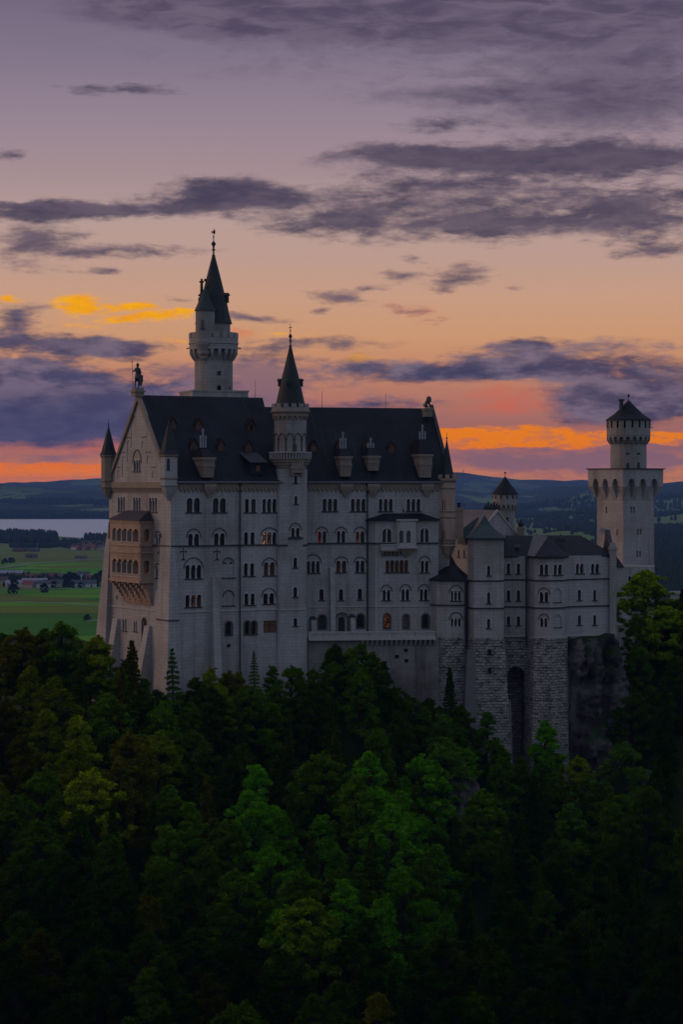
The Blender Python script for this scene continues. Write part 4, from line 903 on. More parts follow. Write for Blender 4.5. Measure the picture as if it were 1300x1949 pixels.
# lion on the east gable
lz = P3(813.5, 778, 434.5)
part('statue_pedestal', MB().box(-.8, .8, -.8, .8, -1.6, .15).box(-.95, .95, -.95, .95, -.3, 0), M['ochre_pale'], palace, w=lz, rz=Bf.rz)
li = empty('lion_statue', (lz.x, lz.y, lz.z + .15), 'seated dark bronze lion statue facing right on the east end of the roof ridge', 'statue')
Vl = [(-.45, 0, .35), (-.2, 0, .95), (.12, 0, 1.45), (.3, 0, 1.85), (.62, 0, 1.9), (.78, 0, 1.8), (-.25, -.28, .35), (.2, -.3, .12), (-.25, .28, .35), (.2, .3, .12), (.35, -.2, 1.1), (.5, -.2, .1), (.35, .2, 1.1), (.5, .2, .1), (-.75, 0, .3), (-.85, 0, .7), (-.7, 0, 1.0)]
El = [(0, 1), (1, 2), (2, 3), (3, 4), (4, 5), (0, 6), (6, 7), (0, 8), (8, 9), (2, 10), (10, 11), (2, 12), (12, 13), (0, 14), (14, 15), (15, 16)]
skin_fig('body', Vl, El, [.4, .38, .42, .36, .26, .15, .25, .12, .25, .12, .16, .11, .16, .11, .08, .06, .1], M['bronze'], li, rz=R(8))
part('mane', MB().lathe([(.1, 1.0), (.5, 1.2), (.52, 1.7), (.42, 2.1), (.1, 2.3)], 12), M['bronze'], li, l=(.28, 0, 0))

# ================================================================ terrace
TF = Face.px(587, 413.2, 829, 415.6); tl = TF.L
tb = Vector((*TF.xy(0), Z(-45)))
terr = empty('terrace_wall', tb, 'stone terrace with parapet and corbels running along the foot of the palace', 'wall')
dk = lambda y: TF.z(710, y) - tb.z
Z1, Z2, Z3 = dk(1218), dk(1213), dk(1204)
part('terrace_slab', MB().box(0, tl, 0, 8.0, Z1, Z2).box(0, tl, -.25, 0, Z1, Z1 + .35), M['lime_plain'], terr, l=(0, 0, 0), rz=TF.rz)
mb = MB().box(0, tl, -.1, .15, Z3, Z3 + .28).box(0, tl, -.05, .1, Z2, Z2 + .22); n_ = 66
for i in range(n_):
    x = i * tl / n_; wd_ = .22 if i % 6 else .7; mb.box(x, x + wd_, -.04, .1, Z2 + .2, Z3)
part('parapet', mb, M['lime_plain'], terr, l=(0, 0, 0), rz=TF.rz)
part('retaining_wall', MB().box(0, tl + .8, 1.1, 4.5, 0, Z1), M['stained'], terr, l=(0, 0, 0), rz=TF.rz)
for i in range(16):
    x = tl * .42 + i * tl * .57 / 15
    part('bracket', MB().loft([[(x, .9, Z1 - 1.1), (x + .4, .9, Z1 - 1.1), (x + .4, 1.15, Z1 - 1.1), (x, 1.15, Z1 - 1.1)], [(x, .2, Z1 - .35), (x + .4, .2, Z1 - .35), (x + .4, 1.15, Z1 - .35), (x, 1.15, Z1 - .35)], [(x, 0, Z1 - .02), (x + .4, 0, Z1 - .02), (x + .4, 1.15, Z1 - .02), (x, 1.15, Z1 - .02)]]), M['lime_plain'], terr, l=(0, 0, 0), rz=TF.rz)
for (px, py) in ((774, 1238), (775, 1258), (757, 1250)):
    x = TF.s_at(px); part('small_opening', MB().box(x - .35, x + .35, 1.0, 1.2, TF.z(px, py) - tb.z - .3, TF.z(px, py) - tb.z + .3), M['glass'], terr, l=(0, 0, 0), rz=TF.rz)
# ================================================================ right wing
def XY(px, D): return Vector(((px - 650) / F * D, D))
def batter_block(name, poly, ztop, zbot, grow, m, parent, steps=1):
    """stone foot of a footprint polygon, spreading downwards"""
    cx = sum(p.x for p in poly) / len(poly); cy = max(p.y for p in poly)
    P0_ = Vector(parent.location)
    rings = []
    for z, g in ((zbot, grow), (ztop, .08)):
        ring = []
        n = len(poly)
        for i, p in enumerate(poly):
            a, b = poly[i - 1], poly[(i + 1) % n]
            n1 = Vector(((p - a).y, -(p - a).x)).normalized(); n2 = Vector(((b - p).y, -(b - p).x)).normalized(); nn = (n1 + n2)
            nn = nn / max(.5, nn.dot(n1)); q = p + nn * g; ring.append((q.x - P0_.x, q.y - P0_.y, z - P0_.z))
        rings.append(ring)
    return part(name, MB().loft(rings), m, parent, l=(0, 0, 0))
WB = Z(-62)
S1, S2, BZ = Z(-18.6), Z(-23.8), Z(-29.3)
def lp_(poly, t): return [(p.x - t.location.x, p.y - t.location.y) for p in poly]
def wing(name, label, cat, poly, ztop, grow, faces, z_rub=BZ):
    c = sum(poly, Vector((0, 0))) / len(poly)
    t = empty(name, (c.x, c.y, WB), label, cat)
    wl = part('wall', MB().prism(lp_(poly, t), BZ - WB, ztop - WB), M['lime_warm'] if name != 'residential_wing' else M['lime_warm'], t, l=(0, 0, 0))
    return t, wl
# rounded annex next to the palace
p1 = [XY(820, 421.5), XY(831, 418.6), XY(858, 417.8), XY(884, 418.6), XY(890, 421), XY(890, 436), XY(822, 436)]
annex, aw_ = wing('round_annex', 'low polygonal annex with dark tent roof between palace and square tower house', 'building', p1, Z(-18.3), 0, None)
f1 = Face(p1[1], p1[3]); f1b = Face(p1[2], p1[3])
pf = Face(p1[2], p1[3])
window(annex, pf, 858.5, 877, 1124, 1143, 3, hood=1.05); window(annex, pf, 858.5, 877, 1176, 1192, 3, hood=1.05, sill=False)
do_cuts(aw_, [pf])
moulding(annex, 'string_course', M['lead'], [tuple(p) for p in p1[:4]], S2 + .5, S2 + .75, .2, tuple(annex.location))
batter_block('rough_stone_foot', p1, BZ, WB, 2.0, M['rubble'], annex)
ap = XY(858, 428); apz = Z((HY - 1056) * 428 / F)
def tent(name, poly, over, ze, apex, az_, m, t, conc=.5):
    c = apex - Vector(t.location[:2]); n = len(poly); rings = []
    for s_, z_ in ((1.0, 0.0), (.62, .26 * (1 if conc else 1.46)), (.3, .55 if conc else .7), (.02, 1.0)):
        ring = []
        for p in poly:
            q = p - Vector(t.location[:2]); e = (q - c); q2 = c + e * (1 + over / e.length) * s_; ring.append((q2.x, q2.y, ze + (az_ - ze) * z_ - WB))
        rings.append(ring)
    low_ = [(x, y, z - .22) for x, y, z in rings[0]]
    return part(name, MB().loft([low_] + rings), m, t, l=(0, 0, 0))
tent('roof', p1, .6, Z(-18.35), ap, apz, M['roof'], annex)
# square stone block with pyramid roof
p2 = [XY(890, 419.6), XY(902, 416.2), XY(959, 416.9), XY(959, 432), XY(891, 432)]
block, bw_ = wing('tower_house', 'square pale tower house with concave green pyramid roof, left of the long low wing', 'tower', p2, Z(-10.4), 0, None)
bf = Face(p2[1], p2[2]); bs = Face(p2[0], p2[1])
for (yt, yb) in ((1075.5, 1095), (1127, 1148), (1177, 1195)): window(block, bf, 927, 933.5, yt, yb)
for (yt, yb) in ((1033, 1052), (1075, 1094), (1127, 1146)): window(block, bs, 894, 896.5, yt, yb, sill=False)
do_cuts(bw_, [bf, bs])
for zz in (S1, S2): moulding(block, 'string_course', M['lead'], [tuple(p) for p in p2[:3]], zz, zz + .25, .2, tuple(block.location))
batter_block('rough_stone_foot', p2, BZ, WB, 2.2, M['rubble'], block)
tent('roof', p2, .75, Z(-10.4), XY(922, 424), Z((HY - 981) * 424 / F), M['verdigris'], block)
mb = MB(); e0_ = bf.s_at(907)
part('buttress', MB().loft([[tuple(Vector((*bf.xy(a_, b_), z)) - Vector(block.location)) for a_, b_ in ((-1.2 - w_, -1.0), (-1.2 - w_, o_), (.25, o_), (.25, -1.0))] for z, w_, o_ in ((WB, 2.0, 3.0), (Z(-31.5), .1, .5))]), M['concrete'], block, l=(0, 0, 0))
for (px, py) in ((930, 1245), (930, 1280)):
    q = bf.s_at(px); part('small_opening', MB().xz(arch(-.3, .3, 0, 1.0), -1.2, .3), M['glass'], block, w=bf.pt(q, bf.z(px, py), .1), rz=bf.rz)
# long residential wing: recess wall with the arch, polygonal bay, straight wall
p3 = [XY(957, 421.4), XY(1005, 421.6), XY(1018, 418.0), XY(1050, 417.0), XY(1074, 418.6), XY(1081.5, 421.8), XY(1165, 426.5), XY(1160, 441), XY(957, 437)]
wing3, ww_ = wing('residential_wing', 'long low pale wing with polygonal bay and dark hipped roof above the cliff', 'building', p3, Z(-14.0), 0, None)
r3 = Face(p3[0], p3[1]); b1, b2 = Face(p3[2], p3[3]), Face(p3[3], p3[4]); r5 = Face(p3[5], p3[6])
for (yt, yb) in ((1072, 1092), (1123, 1143), (1173, 1190)):
    for px in (967.8, 986.8): window(wing3, r3, px - 3.2, px + 3.2, yt, yb, surround='lime_plain')
window(wing3, b1, 1027.5, 1043, 1074, 1094, 2); window(wing3, b2, 1054, 1069.5, 1074, 1094, 2)
window(wing3, b1, 1027.5, 1043, 1126, 1145, 2, hood=1.1); window(wing3, b1, 1028, 1042, 1175, 1193, 2, hood=1.1, sill=False)
for (pa, pb, yt, q0_) in ((1053, 1069, 1120, 1146), (1054, 1069, 1170, 1194)):
    s0, s1 = b2.s_at(pa), b2.s_at(pb); r = (s1 - s0) / 2; zt, zb = b2.z(pa, yt), b2.z(pa, q0_); b2.cuts.append((arch(s0, s1, zb, zt), .2))
    part('blind_arch_sill', MB().box(-r - .1, r + .1, -.12, .1, -.14, 0), M['lead'], wing3, w=b2.pt((s0 + s1) / 2, zb), rz=b2.rz)
window(wing3, r5, 1096, 1111, 1072, 1091, 2); window(wing3, r5, 1125, 1140.5, 1072, 1091, 2)
for (yt, yb) in ((1122, 1142), (1171, 1189)):
    for px in (1103, 1132): window(wing3, r5, px - 3, px + 3, yt, yb)
do_cuts(ww_, [r3, b1, b2, r5])
for zz in (S1, S2): moulding(wing3, 'string_course', M['lead'], [tuple(p) for p in p3[:7]], zz, zz + .25, .2, tuple(wing3.location))
moulding(wing3, 'offset_course', M['lime_plain'], [tuple(p) for p in p3[:7]], BZ - .05, BZ + .2, .18, tuple(wing3.location))
pb_ = [XY(1004, 423), XY(1005.5, 421.2), XY(1018, 417.9), XY(1050, 416.9), XY(1074, 418.5), XY(1081.5, 421.6), XY(1082, 430), XY(1004, 430)]
batter_block('rough_stone_foot', pb_, BZ, WB, 1.3, M['rubble'], wing3)
part('buttress', MB().loft([[tuple(Vector((*b2.xy(a_, b_), z)) - Vector(wing3.location)) for a_, b_ in ((-.5 - w_, .1), (-.5 - w_, o_), (.9, o_), (.9, .1))] for z, w_, o_ in ((WB, .6, 1.9), (Z(-36.5), .2, .75))]), M['rubble'], wing3, l=(0, 0, 0))
# recess foot with its tall arch
pr = [XY(957, 421.8), XY(1006, 421.9), XY(1006, 430), XY(957, 430)]
rec = part('recess_foot', MB().prism(lp_(pr, wing3), 0, BZ - WB), M['rubble'], wing3, l=(0, 0, 0))
rf = Face(pr[0], pr[1]); s0, s1 = rf.s_at(966), rf.s_at(999); rf.cuts.append((arch(s0, s1, Z(-58), rf.z(980, 1268), 10), 6.0))
q = rf.s_at(989); rf.cuts.append(([(q - .3, rf.z(989, 1228)), (q + .3, rf.z(989, 1228)), (q + .3, rf.z(989, 1219)), (q - .3, rf.z(989, 1219))], .5))
do_cuts(rec, [rf])
part('buttress', MB().loft([[tuple(Vector((*rf.xy(a_, b_), z)) - Vector(wing3.location)) for a_, b_ in ((rf.s_at(952), .1), (rf.s_at(952), o_), (rf.s_at(966) + w_, o_), (rf.s_at(966) + w_, .1))] for z, w_, o_ in ((WB, .8, 6.3), (Z(-41), 0.1, 5.6))]), M['concrete'], wing3, l=(0, 0, 0))
# foot of the straight wall
pf5 = [XY(1081, 422), XY(1166, 426.8), XY(1164, 436), XY(1081, 436)]
batter_block('wall_foot', pf5, BZ, BZ - 5, .3, M['lime_warm'], wing3)
# roof of the wing
ez3 = Z(-14.0); rz3 = Z(-10.15 * 1.0)
L3 = lambda p, z: (p[0] - wing3.location.x, p[1] - wing3.location.y, z - WB)
ro0, ro1 = XY(957, 420.8), XY(1167, 425.9); rd0, rd1 = XY(957, 429.2), XY(1105, 433.5); rb0, rb1 = XY(957, 438), XY(1164, 442)
vs = [L3(ro0, ez3), L3(ro1, ez3), L3(rb1, ez3), L3(rb0, ez3), L3(rd0, Z(-10.25)), L3(rd1, Z(-10.3))]
rv = part('roof', MB().add(vs + [(x, y, z - .2) for x, y, z in vs[:4]], [(0, 1, 5, 4), (1, 2, 5), (2, 3, 4, 5), (3, 0, 4), (6, 7, 1, 0), (9, 8, 7, 6)]), M['roof'], wing3, l=(0, 0, 0))
bayp = [XY(1003.5, 421.2), XY(1017.5, 417.3), XY(1050, 416.2), XY(1075, 417.9), XY(1083, 421.4)]
apx = L3(XY(1043, 424.5), Z(-10.4)); bk = L3(XY(1025, 430), Z(-10.2))
n_ = len(bayp); vs = [L3(p, ez3 + .05) for p in bayp] + [apx, bk] + [L3(p, ez3 - .2) for p in bayp]
part('bay_roof', MB().add(vs, [(i, i + 1, 5) for i in range(n_ - 1)] + [(0, 5, 6)] + [(7 + i, 8 + i, 1 + i, i) for i in range(n_ - 1)]), M['zinc'] if False else M['roof'], rv, l=(0, 0, 0))
part('zinc_slope', MB().add([L3(XY(1003.5, 421.1), ez3 + .1), L3(XY(1017.5, 417.2), ez3 + .1), (apx[0], apx[1] - .05, apx[2] + .06), (bk[0] - 1, bk[1], bk[2] + .08)], [(0, 1, 2, 3)]), M['zinc'], rv, l=(0, 0, 0))
part('roof_hatch', MB().box(-.5, .5, -.4, .4, 0, .5), M['zinc'], rv, l=L3(XY(985, 424.5), Z(-12.4)))
part('roof_hatch', MB().box(-.9, .9, -.6, .6, 0, .7), M['lead'], rv, l=L3(XY(1066, 427.5), Z(-11.4)))
# stone pier and stepped gable at the right end
pe = XY(1165.5, 426); part('end_pier', MB().box(-.55, .75, -.5, 1.2, BZ - 1 - WB, Z(-12.2) - WB).box(-.7, .95, -.65, 1.4, Z(-12.9) - WB, Z(-12.5) - WB).box(-.4, .6, -.3, .9, Z(-12.2) - WB, Z(-11.6) - WB), M['lime_warm'], wing3, w=(pe.x, pe.y, WB))
gx = XY(1165, 427)
part('stepped_gable', MB().loft([[(x + a_, y, z) for y, z in ((0, Z(-13.5) - WB), (2.2, Z(-11.6) - WB), (4.4, Z(-10.3) - WB), (6.4, Z(-9.2) - WB), (7.0, Z(-9.2) - WB), (7.4, Z(-10.2) - WB), (12, Z(-14) - WB))] for x, a_ in ((0, -.45), (0, .35))]), M['lead'], wing3, w=(gx.x, gx.y, WB))
part('chimney', MB().box(-.5, .5, -.6, .6, Z(-10) - WB, Z(-8.9) - WB).box(-.65, .65, -.75, .75, Z(-9.2) - WB, Z(-8.9) - WB), M['lime_plain'], wing3, w=(XY(1147, 434).x, 434, WB))
def dpipe(t, px, D, z1, z2):
    p = XY(px, D); part('drain_pipe', MB().tube((0, 0, z2 - WB), (0, 0, z1 - WB), .15).box(-.25, .25, -.2, .2, z1 - .3 - WB, z1 + .2 - WB), M['lead'], t, w=(p.x, p.y, WB))
dpipe(annex, 886.5, 418.2, Z(-18.4), Z(-48)); dpipe(wing3, 1002, 421.0, Z(-14.2), Z(-31)); dpipe(wing3, 1166.5 - 83, 421.2, Z(-29.5), Z(-45)); 
part('lightning_rod', MB().tube((0, 0, 0), (0, 0, 3.2), .03), M['iron'], rv, l=L3(XY(1045, 431), Z(-10.3)))

# ---------------------------------------------------------------- gabled house behind, chimney, watch tower
g0 = XY(907, 448); gu = Vector((.863, .505)); gv = Vector((-.505, .863))
KD = 452 / F
gw = 10.2; ez_g = Z(-10.8); rz_g = Z(-5.7)
gh = empty('gabled_house', (g0.x, g0.y, Z(-40)), 'gabled stone house with pale striped metal roof behind the square stone block', 'building')
gq = [g0, g0 + gu * gw, g0 + gu * gw + gv * 17, g0 + gv * 17]
GL = lambda p, z: (p[0] - g0.x, p[1] - g0.y, z - Z(-40))
gwall = part('wall', MB().prism([GL(p, 0)[:2] for p in gq], 0, ez_g - Z(-40)), M['lime'], gh, l=(0, 0, 0))
gm = g0 + gu * gw / 2
part('gable_wall', MB().loft([[GL(g0 + gv * t, ez_g), GL(g0 + gu * gw + gv * t, ez_g), GL(gm + gv * t, rz_g)] for t in (.8, 0)]), M['lime_warm'], gh, l=(0, 0, 0))
e_ = .6; a0_, a1_ = g0 - gu * e_ + gv * .1, g0 + gu * (gw + e_) + gv * .1
sl_ = (rz_g - ez_g) / (gw / 2) * e_
part('roof', MB().add([GL(a0_, ez_g - sl_), GL(gm + gv * .1, rz_g + .15), GL(a1_, ez_g - sl_), GL(a1_ + gv * 17.5, ez_g - sl_), GL(gm + gv * 17.5, rz_g + .15), GL(a0_ + gv * 17.5, ez_g - sl_)], [(0, 1, 4, 5), (1, 2, 3, 4)]), M['zinc'], gh, l=(0, 0, 0))
part('gable_coping', MB().loft([[GL(p_ + gv * t, z) for p_, z in ((a0_, ez_g - sl_ + .05), (gm, rz_g + .25), (a1_, ez_g - sl_ + .05), (a1_, ez_g - sl_ - .35), (gm, rz_g - .2), (a0_, ez_g - sl_ - .35))] for t in (.25, -.25)]), M['lime_plain'], gh, l=(0, 0, 0))
sdm = part('dormer', MB().loft([[GL(g0 - gu * .8 + gv * (t - .3), Z(-12.5)), GL(g0 - gu * .8 + gv * (t + 3.0), Z(-12.5)), GL(g0 - gu * .8 + gv * (t + 1.5), Z(-9.6))] for t in (3.0,)] + [[GL(g0 + gu * 3.4 + gv * 2.7, Z(-8.6)), GL(g0 + gu * 3.4 + gv * 6.0, Z(-8.6)), GL(g0 + gu * 3.4 + gv * 4.5, Z(-7.0))]]), M['verdigris'], gh, l=(0, 0, 0))
gs = Face(g0 + gv * 17, g0)
for px in (873, 884): window(gh, gs, px - 1.6, px + 1.8, 1046, 1060, surround='lime_plain')
do_cuts(gwall, [gs])
cp = XY(873.5, 444); t_ = part('chimney', MB().box(-.85, .85, -.8, .8, 0, 6.2).box(-1.05, 1.05, -1, 1, 5.6, 5.95), M['ochre'], gh, w=(cp.x, cp.y, Z(-11.2)))
part('chimney_pot', MB().lathe([(.35, 6.2), (.35, 7.0), (.45, 7.0), (.45, 7.2)], 8), M['iron'], t_, l=(0, 0, 0))
cp = XY(935, 460)
t_ = part('chimney', MB().box(-1.6, 1.6, -.5, .5, 0, 1.4), M['lead'], gh, w=(cp.x, cp.y, Z(-6.3)))
for i in range(5): part('chimney_pot', MB().lathe([(.2, 1.4), (.2, 2.0 + .3 * (i % 2)), (.28, 2.05 + .3 * (i % 2))], 6), M['iron'], t_, l=(-1.2 + .6 * i, 0, 0))
cp = XY(991, 452)
t_ = part('chimney', MB().box(-.7, .7, -.6, .6, 0, 3.4).box(-.85, .85, -.75, .75, 2.8, 3.1), M['ochre_pale'], gh, w=(cp.x, cp.y, Z(-12.4)))
part('chimney_pot', MB().lathe([(.45, 3.4), (.6, 4.0), (.25, 4.7), (.1, 5.1)], 8), M['iron'], t_, l=(0, 0, 0))
wd_ = 480; kw = wd_ / F; wp = XY(961.5, wd_); wz = lambda y: (HY - y) * kw + 45
wt = empty('watch_tower', (wp.x, wp.y, Z(-45)), 'small round watch tower with cone roof peeping over the gabled house', 'tower')
part('shaft', MB().lathe([(2.15, 0), (2.1, wz(966)), (2.1, wz(942))], 28), M['lime_round'], wt, l=(0, 0, 0))
part('corbel_ring', brackets(MB(), 2.1, 2.6, wz(973), wz(961), 16, .36).lathe([(2.1, wz(962)), (2.62, wz(961)), (2.62, wz(940)), (2.3, wz(940))], 28), M['lime_round'], wt, l=(0, 0, 0))
for i in range(12): part('slit', MB().box(-.13, .13, -2.67, -2.5, wz(949.5), wz(943)), M['void'], wt, l=(0, 0, 0), rz=2 * PI * i / 12 + .1)
c_ = part('roof', MB().lathe([(2.95, wz(941)), (2.9, wz(939.5)), (2.0, wz(930)), (1.1, wz(920)), (.06, wz(906.5))], 24), M['roof'], wt, l=(0, 0, 0))
part('finial', MB().lathe([(.05, wz(908)), (.05, wz(902)), (.25, wz(901)), (.25, wz(899.5)), (.03, wz(898))], 8), M['iron'], c_, l=(0, 0, 0))
part('window', MB().box(-.25, .25, -2.2, -2, wz(993), wz(984)), M['glass'], wt, l=(0, 0, 0), rz=R(8))

# ---------------------------------------------------------------- square gate tower
QD = 500; kq_ = QD / F; qc = XY(1186.5, QD); th = R(33.5); qu = Vector((math.cos(th), math.sin(th))); qv = Vector((-math.sin(th), math.cos(th)))
QW, QL = 9.2, 9.2
QB = Z(-45); sq = empty('square_tower', (qc.x, qc.y, QB), 'massive square tower with flared arcaded crown and round top, far right of castle', 'tower')
qz = lambda y: (HY - y) * kq_ + 45
def qring(e, z): return [tuple((qu * a_ + qv * b_)) + (z,) for a_, b_ in ((-e, -e), (QW + e, -e), (QW + e, QL + e), (-e, QL + e))]
qs = part('shaft', MB().loft([qring(.05, 0), qring(0, qz(952))]), M['lime_warm'], sq, l=(0, 0, 0))
qf = Face(qc, qc + qu * QW); ql = Face(qc + qv * QL, qc)
for (pa, pb, yt, yb) in ((1200, 1203.2, 965, 976), (1205.3, 1208.5, 965, 976), (1212.5, 1215.7, 1006, 1018), (1217.8, 1221, 1006, 1018), (1211.5, 1214.7, 1048, 1060), (1216.8, 1220, 1048, 1060)):
    window(sq, qf, pa, pb, yt, yb, square=True, sill=False, frame='lime_plain')
for (pa, pb, yt, yb) in ((1153, 1155.3, 965, 977), (1173.3, 1175.6, 1007, 1019)): window(sq, ql, pa, pb, yt, yb, square=True, sill=False, surround=None)
do_cuts(qs, [qf, ql])
cr_ = part('crown', MB().loft([qring(.02, qz(952)), qring(.75, qz(938)), qring(1.45, qz(926)), qring(1.5, qz(893.5))]), M['lime_warm'], sq, l=(0, 0, 0))
c1, c2_ = Face(qf.xy(0, 1.5), qf.xy(QW, 1.5)), Face(ql.xy(0, 1.5), ql.xy(QL, 1.5))
zA, zB = QB + qz(951), QB + qz(911)
for fc, n_ in ((c1, 3), (c2_, 3)):
    for i in range(n_):
        x = (-.55 + (i + .5) * (10.3 / n_)); fc.cuts.append((arch(x - 1.05, x + 1.05, zA, zB, 8, True), 1.42))
do_cuts(cr_, [c1, c2_])
part('cornice', MB().loft([qring(1.5, qz(893.5)), qring(1.85, qz(892.8)), qring(1.85, qz(891.3)), qring(1.2, qz(891.2))]), M['lead'], sq, l=(0, 0, 0))
part('offset_course', MB().loft([qring(.2, qz(1079)), qring(.05, qz(1077))]), M['lime_plain'], sq, l=(0, 0, 0))
rp = qu * (QW / 2) + qv * (QL / 2); xo = XY(1196.3, (qc + rp).y) - qc
kr = (qc + rp).y / F; rz_h = lambda y: (HY - y) * kr + 45
rt_ = part('round_top', MB().lathe([(4.15, qz(893)), (4.1, rz_h(845)), (4.1, rz_h(802))], 36), M['lime_round'], sq, l=(xo.x, rp.y, 0))
part('corbel_ring', brackets(MB(), 4.1, 4.95, rz_h(846.5), rz_h(831), 20, .42).lathe([(4.1, rz_h(833)), (4.98, rz_h(832)), (4.98, rz_h(828.5)), (5.1, rz_h(828)), (4.98, rz_h(827)), (4.98, rz_h(801)), (4.6, rz_h(801))], 36), M['lime_round'], rt_, l=(0, 0, 0))
for i in range(18): part('slit', MB().box(-.2, .2, -5.04, -4.8, rz_h(815), rz_h(802)), M['void'], rt_, l=(0, 0, 0), rz=2 * PI * i / 18 + .05)
for a_, ya, yb, w_ in ((-10, 894, 881, .5), (26, 894, 880, .55)): part('window', MB().xz(arch(-w_ * .6, w_ * .6, rz_h(ya), rz_h(yb)), -4.18, -3.8), M['glass'], rt_, l=(0, 0, 0), rz=R(a_))
for a_ in (-10, 26): part('small_opening', MB().box(-.45, .45, -4.16, -3.9, rz_h(866), rz_h(862)), M['glass'], rt_, l=(0, 0, 0), rz=R(a_))
c_ = part('roof', MB().lathe([(5.25, rz_h(801)), (5.2, rz_h(799)), (3.4, rz_h(789)), (1.9, rz_h(777)), (.08, rz_h(762))], 32), M['roof'], rt_, l=(0, 0, 0))
part('finial', MB().lathe([(.08, rz_h(764)), (.06, rz_h(756)), (.32, rz_h(754.5)), (.32, rz_h(752.5)), (.05, rz_h(751)), (.02, rz_h(749))], 10), M['iron'], c_, l=(0, 0, 0))
part('chimney', MB().lathe([(.5, rz_h(790)), (.45, rz_h(764)), (.75, rz_h(763.5)), (.75, rz_h(761)), (.5, rz_h(760))], 10), M['lead'], rt_, l=((1181.5 - 1196.3) * kr, -1, 0))
part('water_spout', MB().tube((5, 0, rz_h(814)), (5.6, 0, rz_h(814.5)), .08), M['iron'], rt_, l=(0, 0, 0))
# low gate building in front of the tower
gp = XY(1166, 492); gb = empty('gate_building', (gp.x, gp.y, Z(-50)), 'low pale link building with dark lean-to roof at the foot of the square tower', 'building')
gwl = part('wall', MB().box(0, 9.5, 0, 8, 0, 50 + (HY - 1078) * 492 / F, R(6)), M['lime_warm'], gb, l=(0, 0, 0))
gf = Face(gp, gp + Vector((math.cos(R(6)), math.sin(R(6)))) * 9.5)
window(gb, gf, 1196, 1201, 1096, 1113, sill=False); do_cuts(gwl, [gf])
zr_ = lambda y: 50 + (HY - y) * 492 / F
part('roof', MB().add([(-.5, -.4, zr_(1079)), (2.6, -.2, zr_(1079)), (-.5, 4, zr_(1054)), (.9, 4, zr_(1054)), (3, 6, zr_(1079)), (-.5, 8, zr_(1079))], [(0, 1, 3, 2), (1, 4, 3), (2, 3, 4, 5)]), M['roof'], gb, l=(0, 0, 0))
part('drain_pipe', MB().tube((.45, -.2, 0), (.45, -.2, zr_(1080)), .12), M['lead'], gb, l=(0, 0, 0))
fw = XY(1167, 470); o = part('stone_parapet_wall', MB().box(0, 9, -.4, .4, 0, 50 + (HY - 1188) * 470 / F).box(-.1, 9.1, -.55, .55, 50 + (HY - 1188) * 470 / F - .25, 50 + (HY - 1188) * 470 / F + .05), M['lime_plain'], None, w=(fw.x, fw.y, Z(-50)))
tag(o, 'plain pale parapet wall at square tower foot, just right of the low wing', 'wall')
fw = XY(1276, 500); o = part('boundary_wall', MB().box(0, 14, -.5, .5, 0, 40 + (HY - 1130) * 500 / F).box(-.3, 14, -.9, .9, 40 + (HY - 1130) * 500 / F - .05, 40 + (HY - 1130) * 500 / F + .6), M['lime_plain'], None, w=(fw.x, fw.y, Z(-40)))
tag(o, 'pale boundary wall with dark coping at the right edge beyond the broadleaf tree', 'wall')

# ================================================================ ground
BX = [-400, 0, 60, 120, 190, 230, 300, 360, 450, 520, 560, 600, 650, 700, 740, 780, 850, 900, 960, 1000, 1060, 1090, 1120, 1180, 1200, 1240, 1290, 1700]
BY = [1230, 1215, 1200, 1196, 1222, 1244, 1296, 1292, 1268, 1262, 1262, 1240, 1218, 1222, 1242, 1308, 1330, 1372, 1408, 1424, 1424, 1436, 1440, 1300, 1225, 1150, 1120, 1120]
BD = [392, 392, 392, 390, 388, 386, 388, 392, 398, 402, 402, 404, 404, 405, 405, 407, 405, 404, 404, 404, 406, 408, 412, 428, 440, 446, 448, 450]
ybf = lambda px: float(np.interp(px, BX, BY)); dbf = lambda px: float(np.interp(px, BX, BD))
PYB = 1990.0; DBOT = 268.0
def D_of(px, py):
    t = (py - ybf(px)) / (PYB - ybf(px)); return dbf(px) - (dbf(px) - DBOT) * t
def canopy_z(X, Y):
    """height of the tree tops over a ground point of the castle hill"""
    px = 650 + F * X / Y; px = np.clip(px, -400, 1700)
    yb = np.interp(px, BX, BY); db = np.interp(px, BX, BD)
    t = (db - Y) / (db - DBOT); py = yb + (PYB - yb) * np.maximum(t, 0)
    return CZ + (HY - py) * np.minimum(Y, db) / F
def ridge(X, Y, D, wd, pts):
    px = 650 + F * X / Y; py = np.interp(px, [p[0] for p in pts], [p[1] for p in pts]); top = CZ + (HY - py) * D / F
    return top * np.exp(-((Y - D) / wd) ** 2)
def vnoise(x, y, seed=0):
    def h(i, j): 
        v = np.sin(i * 127.1 + j * 311.7 + seed * 74.7) * 43758.5453; return v - np.floor(v)
    i, j = np.floor(x), np.floor(y); a, b = x - i, y - j; a = a * a * (3 - 2 * a); b = b * b * (3 - 2 * b)
    return (h(i, j) * (1 - a) + h(i + 1, j) * a) * (1 - b) + (h(i, j + 1) * (1 - a) + h(i + 1, j + 1) * a) * b
R1 = [(-3000, 922), (0, 924), (100, 921), (200, 917), (400, 916), (700, 912), (850, 909), (890, 909), (940, 914), (980, 919), (1060, 922), (1130, 924), (1200, 928), (1250, 928), (1300, 926), (4000, 924)]
R2 = [(-3000, 934), (0, 930), (100, 936), (200, 938), (500, 945), (870, 940), (950, 952), (1000, 946), (1060, 938), (1130, 933), (1200, 936), (1250, 934), (1300, 930), (4000, 935)]
R3 = [(-3000, 962), (0, 964), (200, 968), (500, 985), (870, 975), (950, 980), (1000, 968), (1060, 957), (1130, 952), (1250, 952), (1300, 948), (4000, 960)]
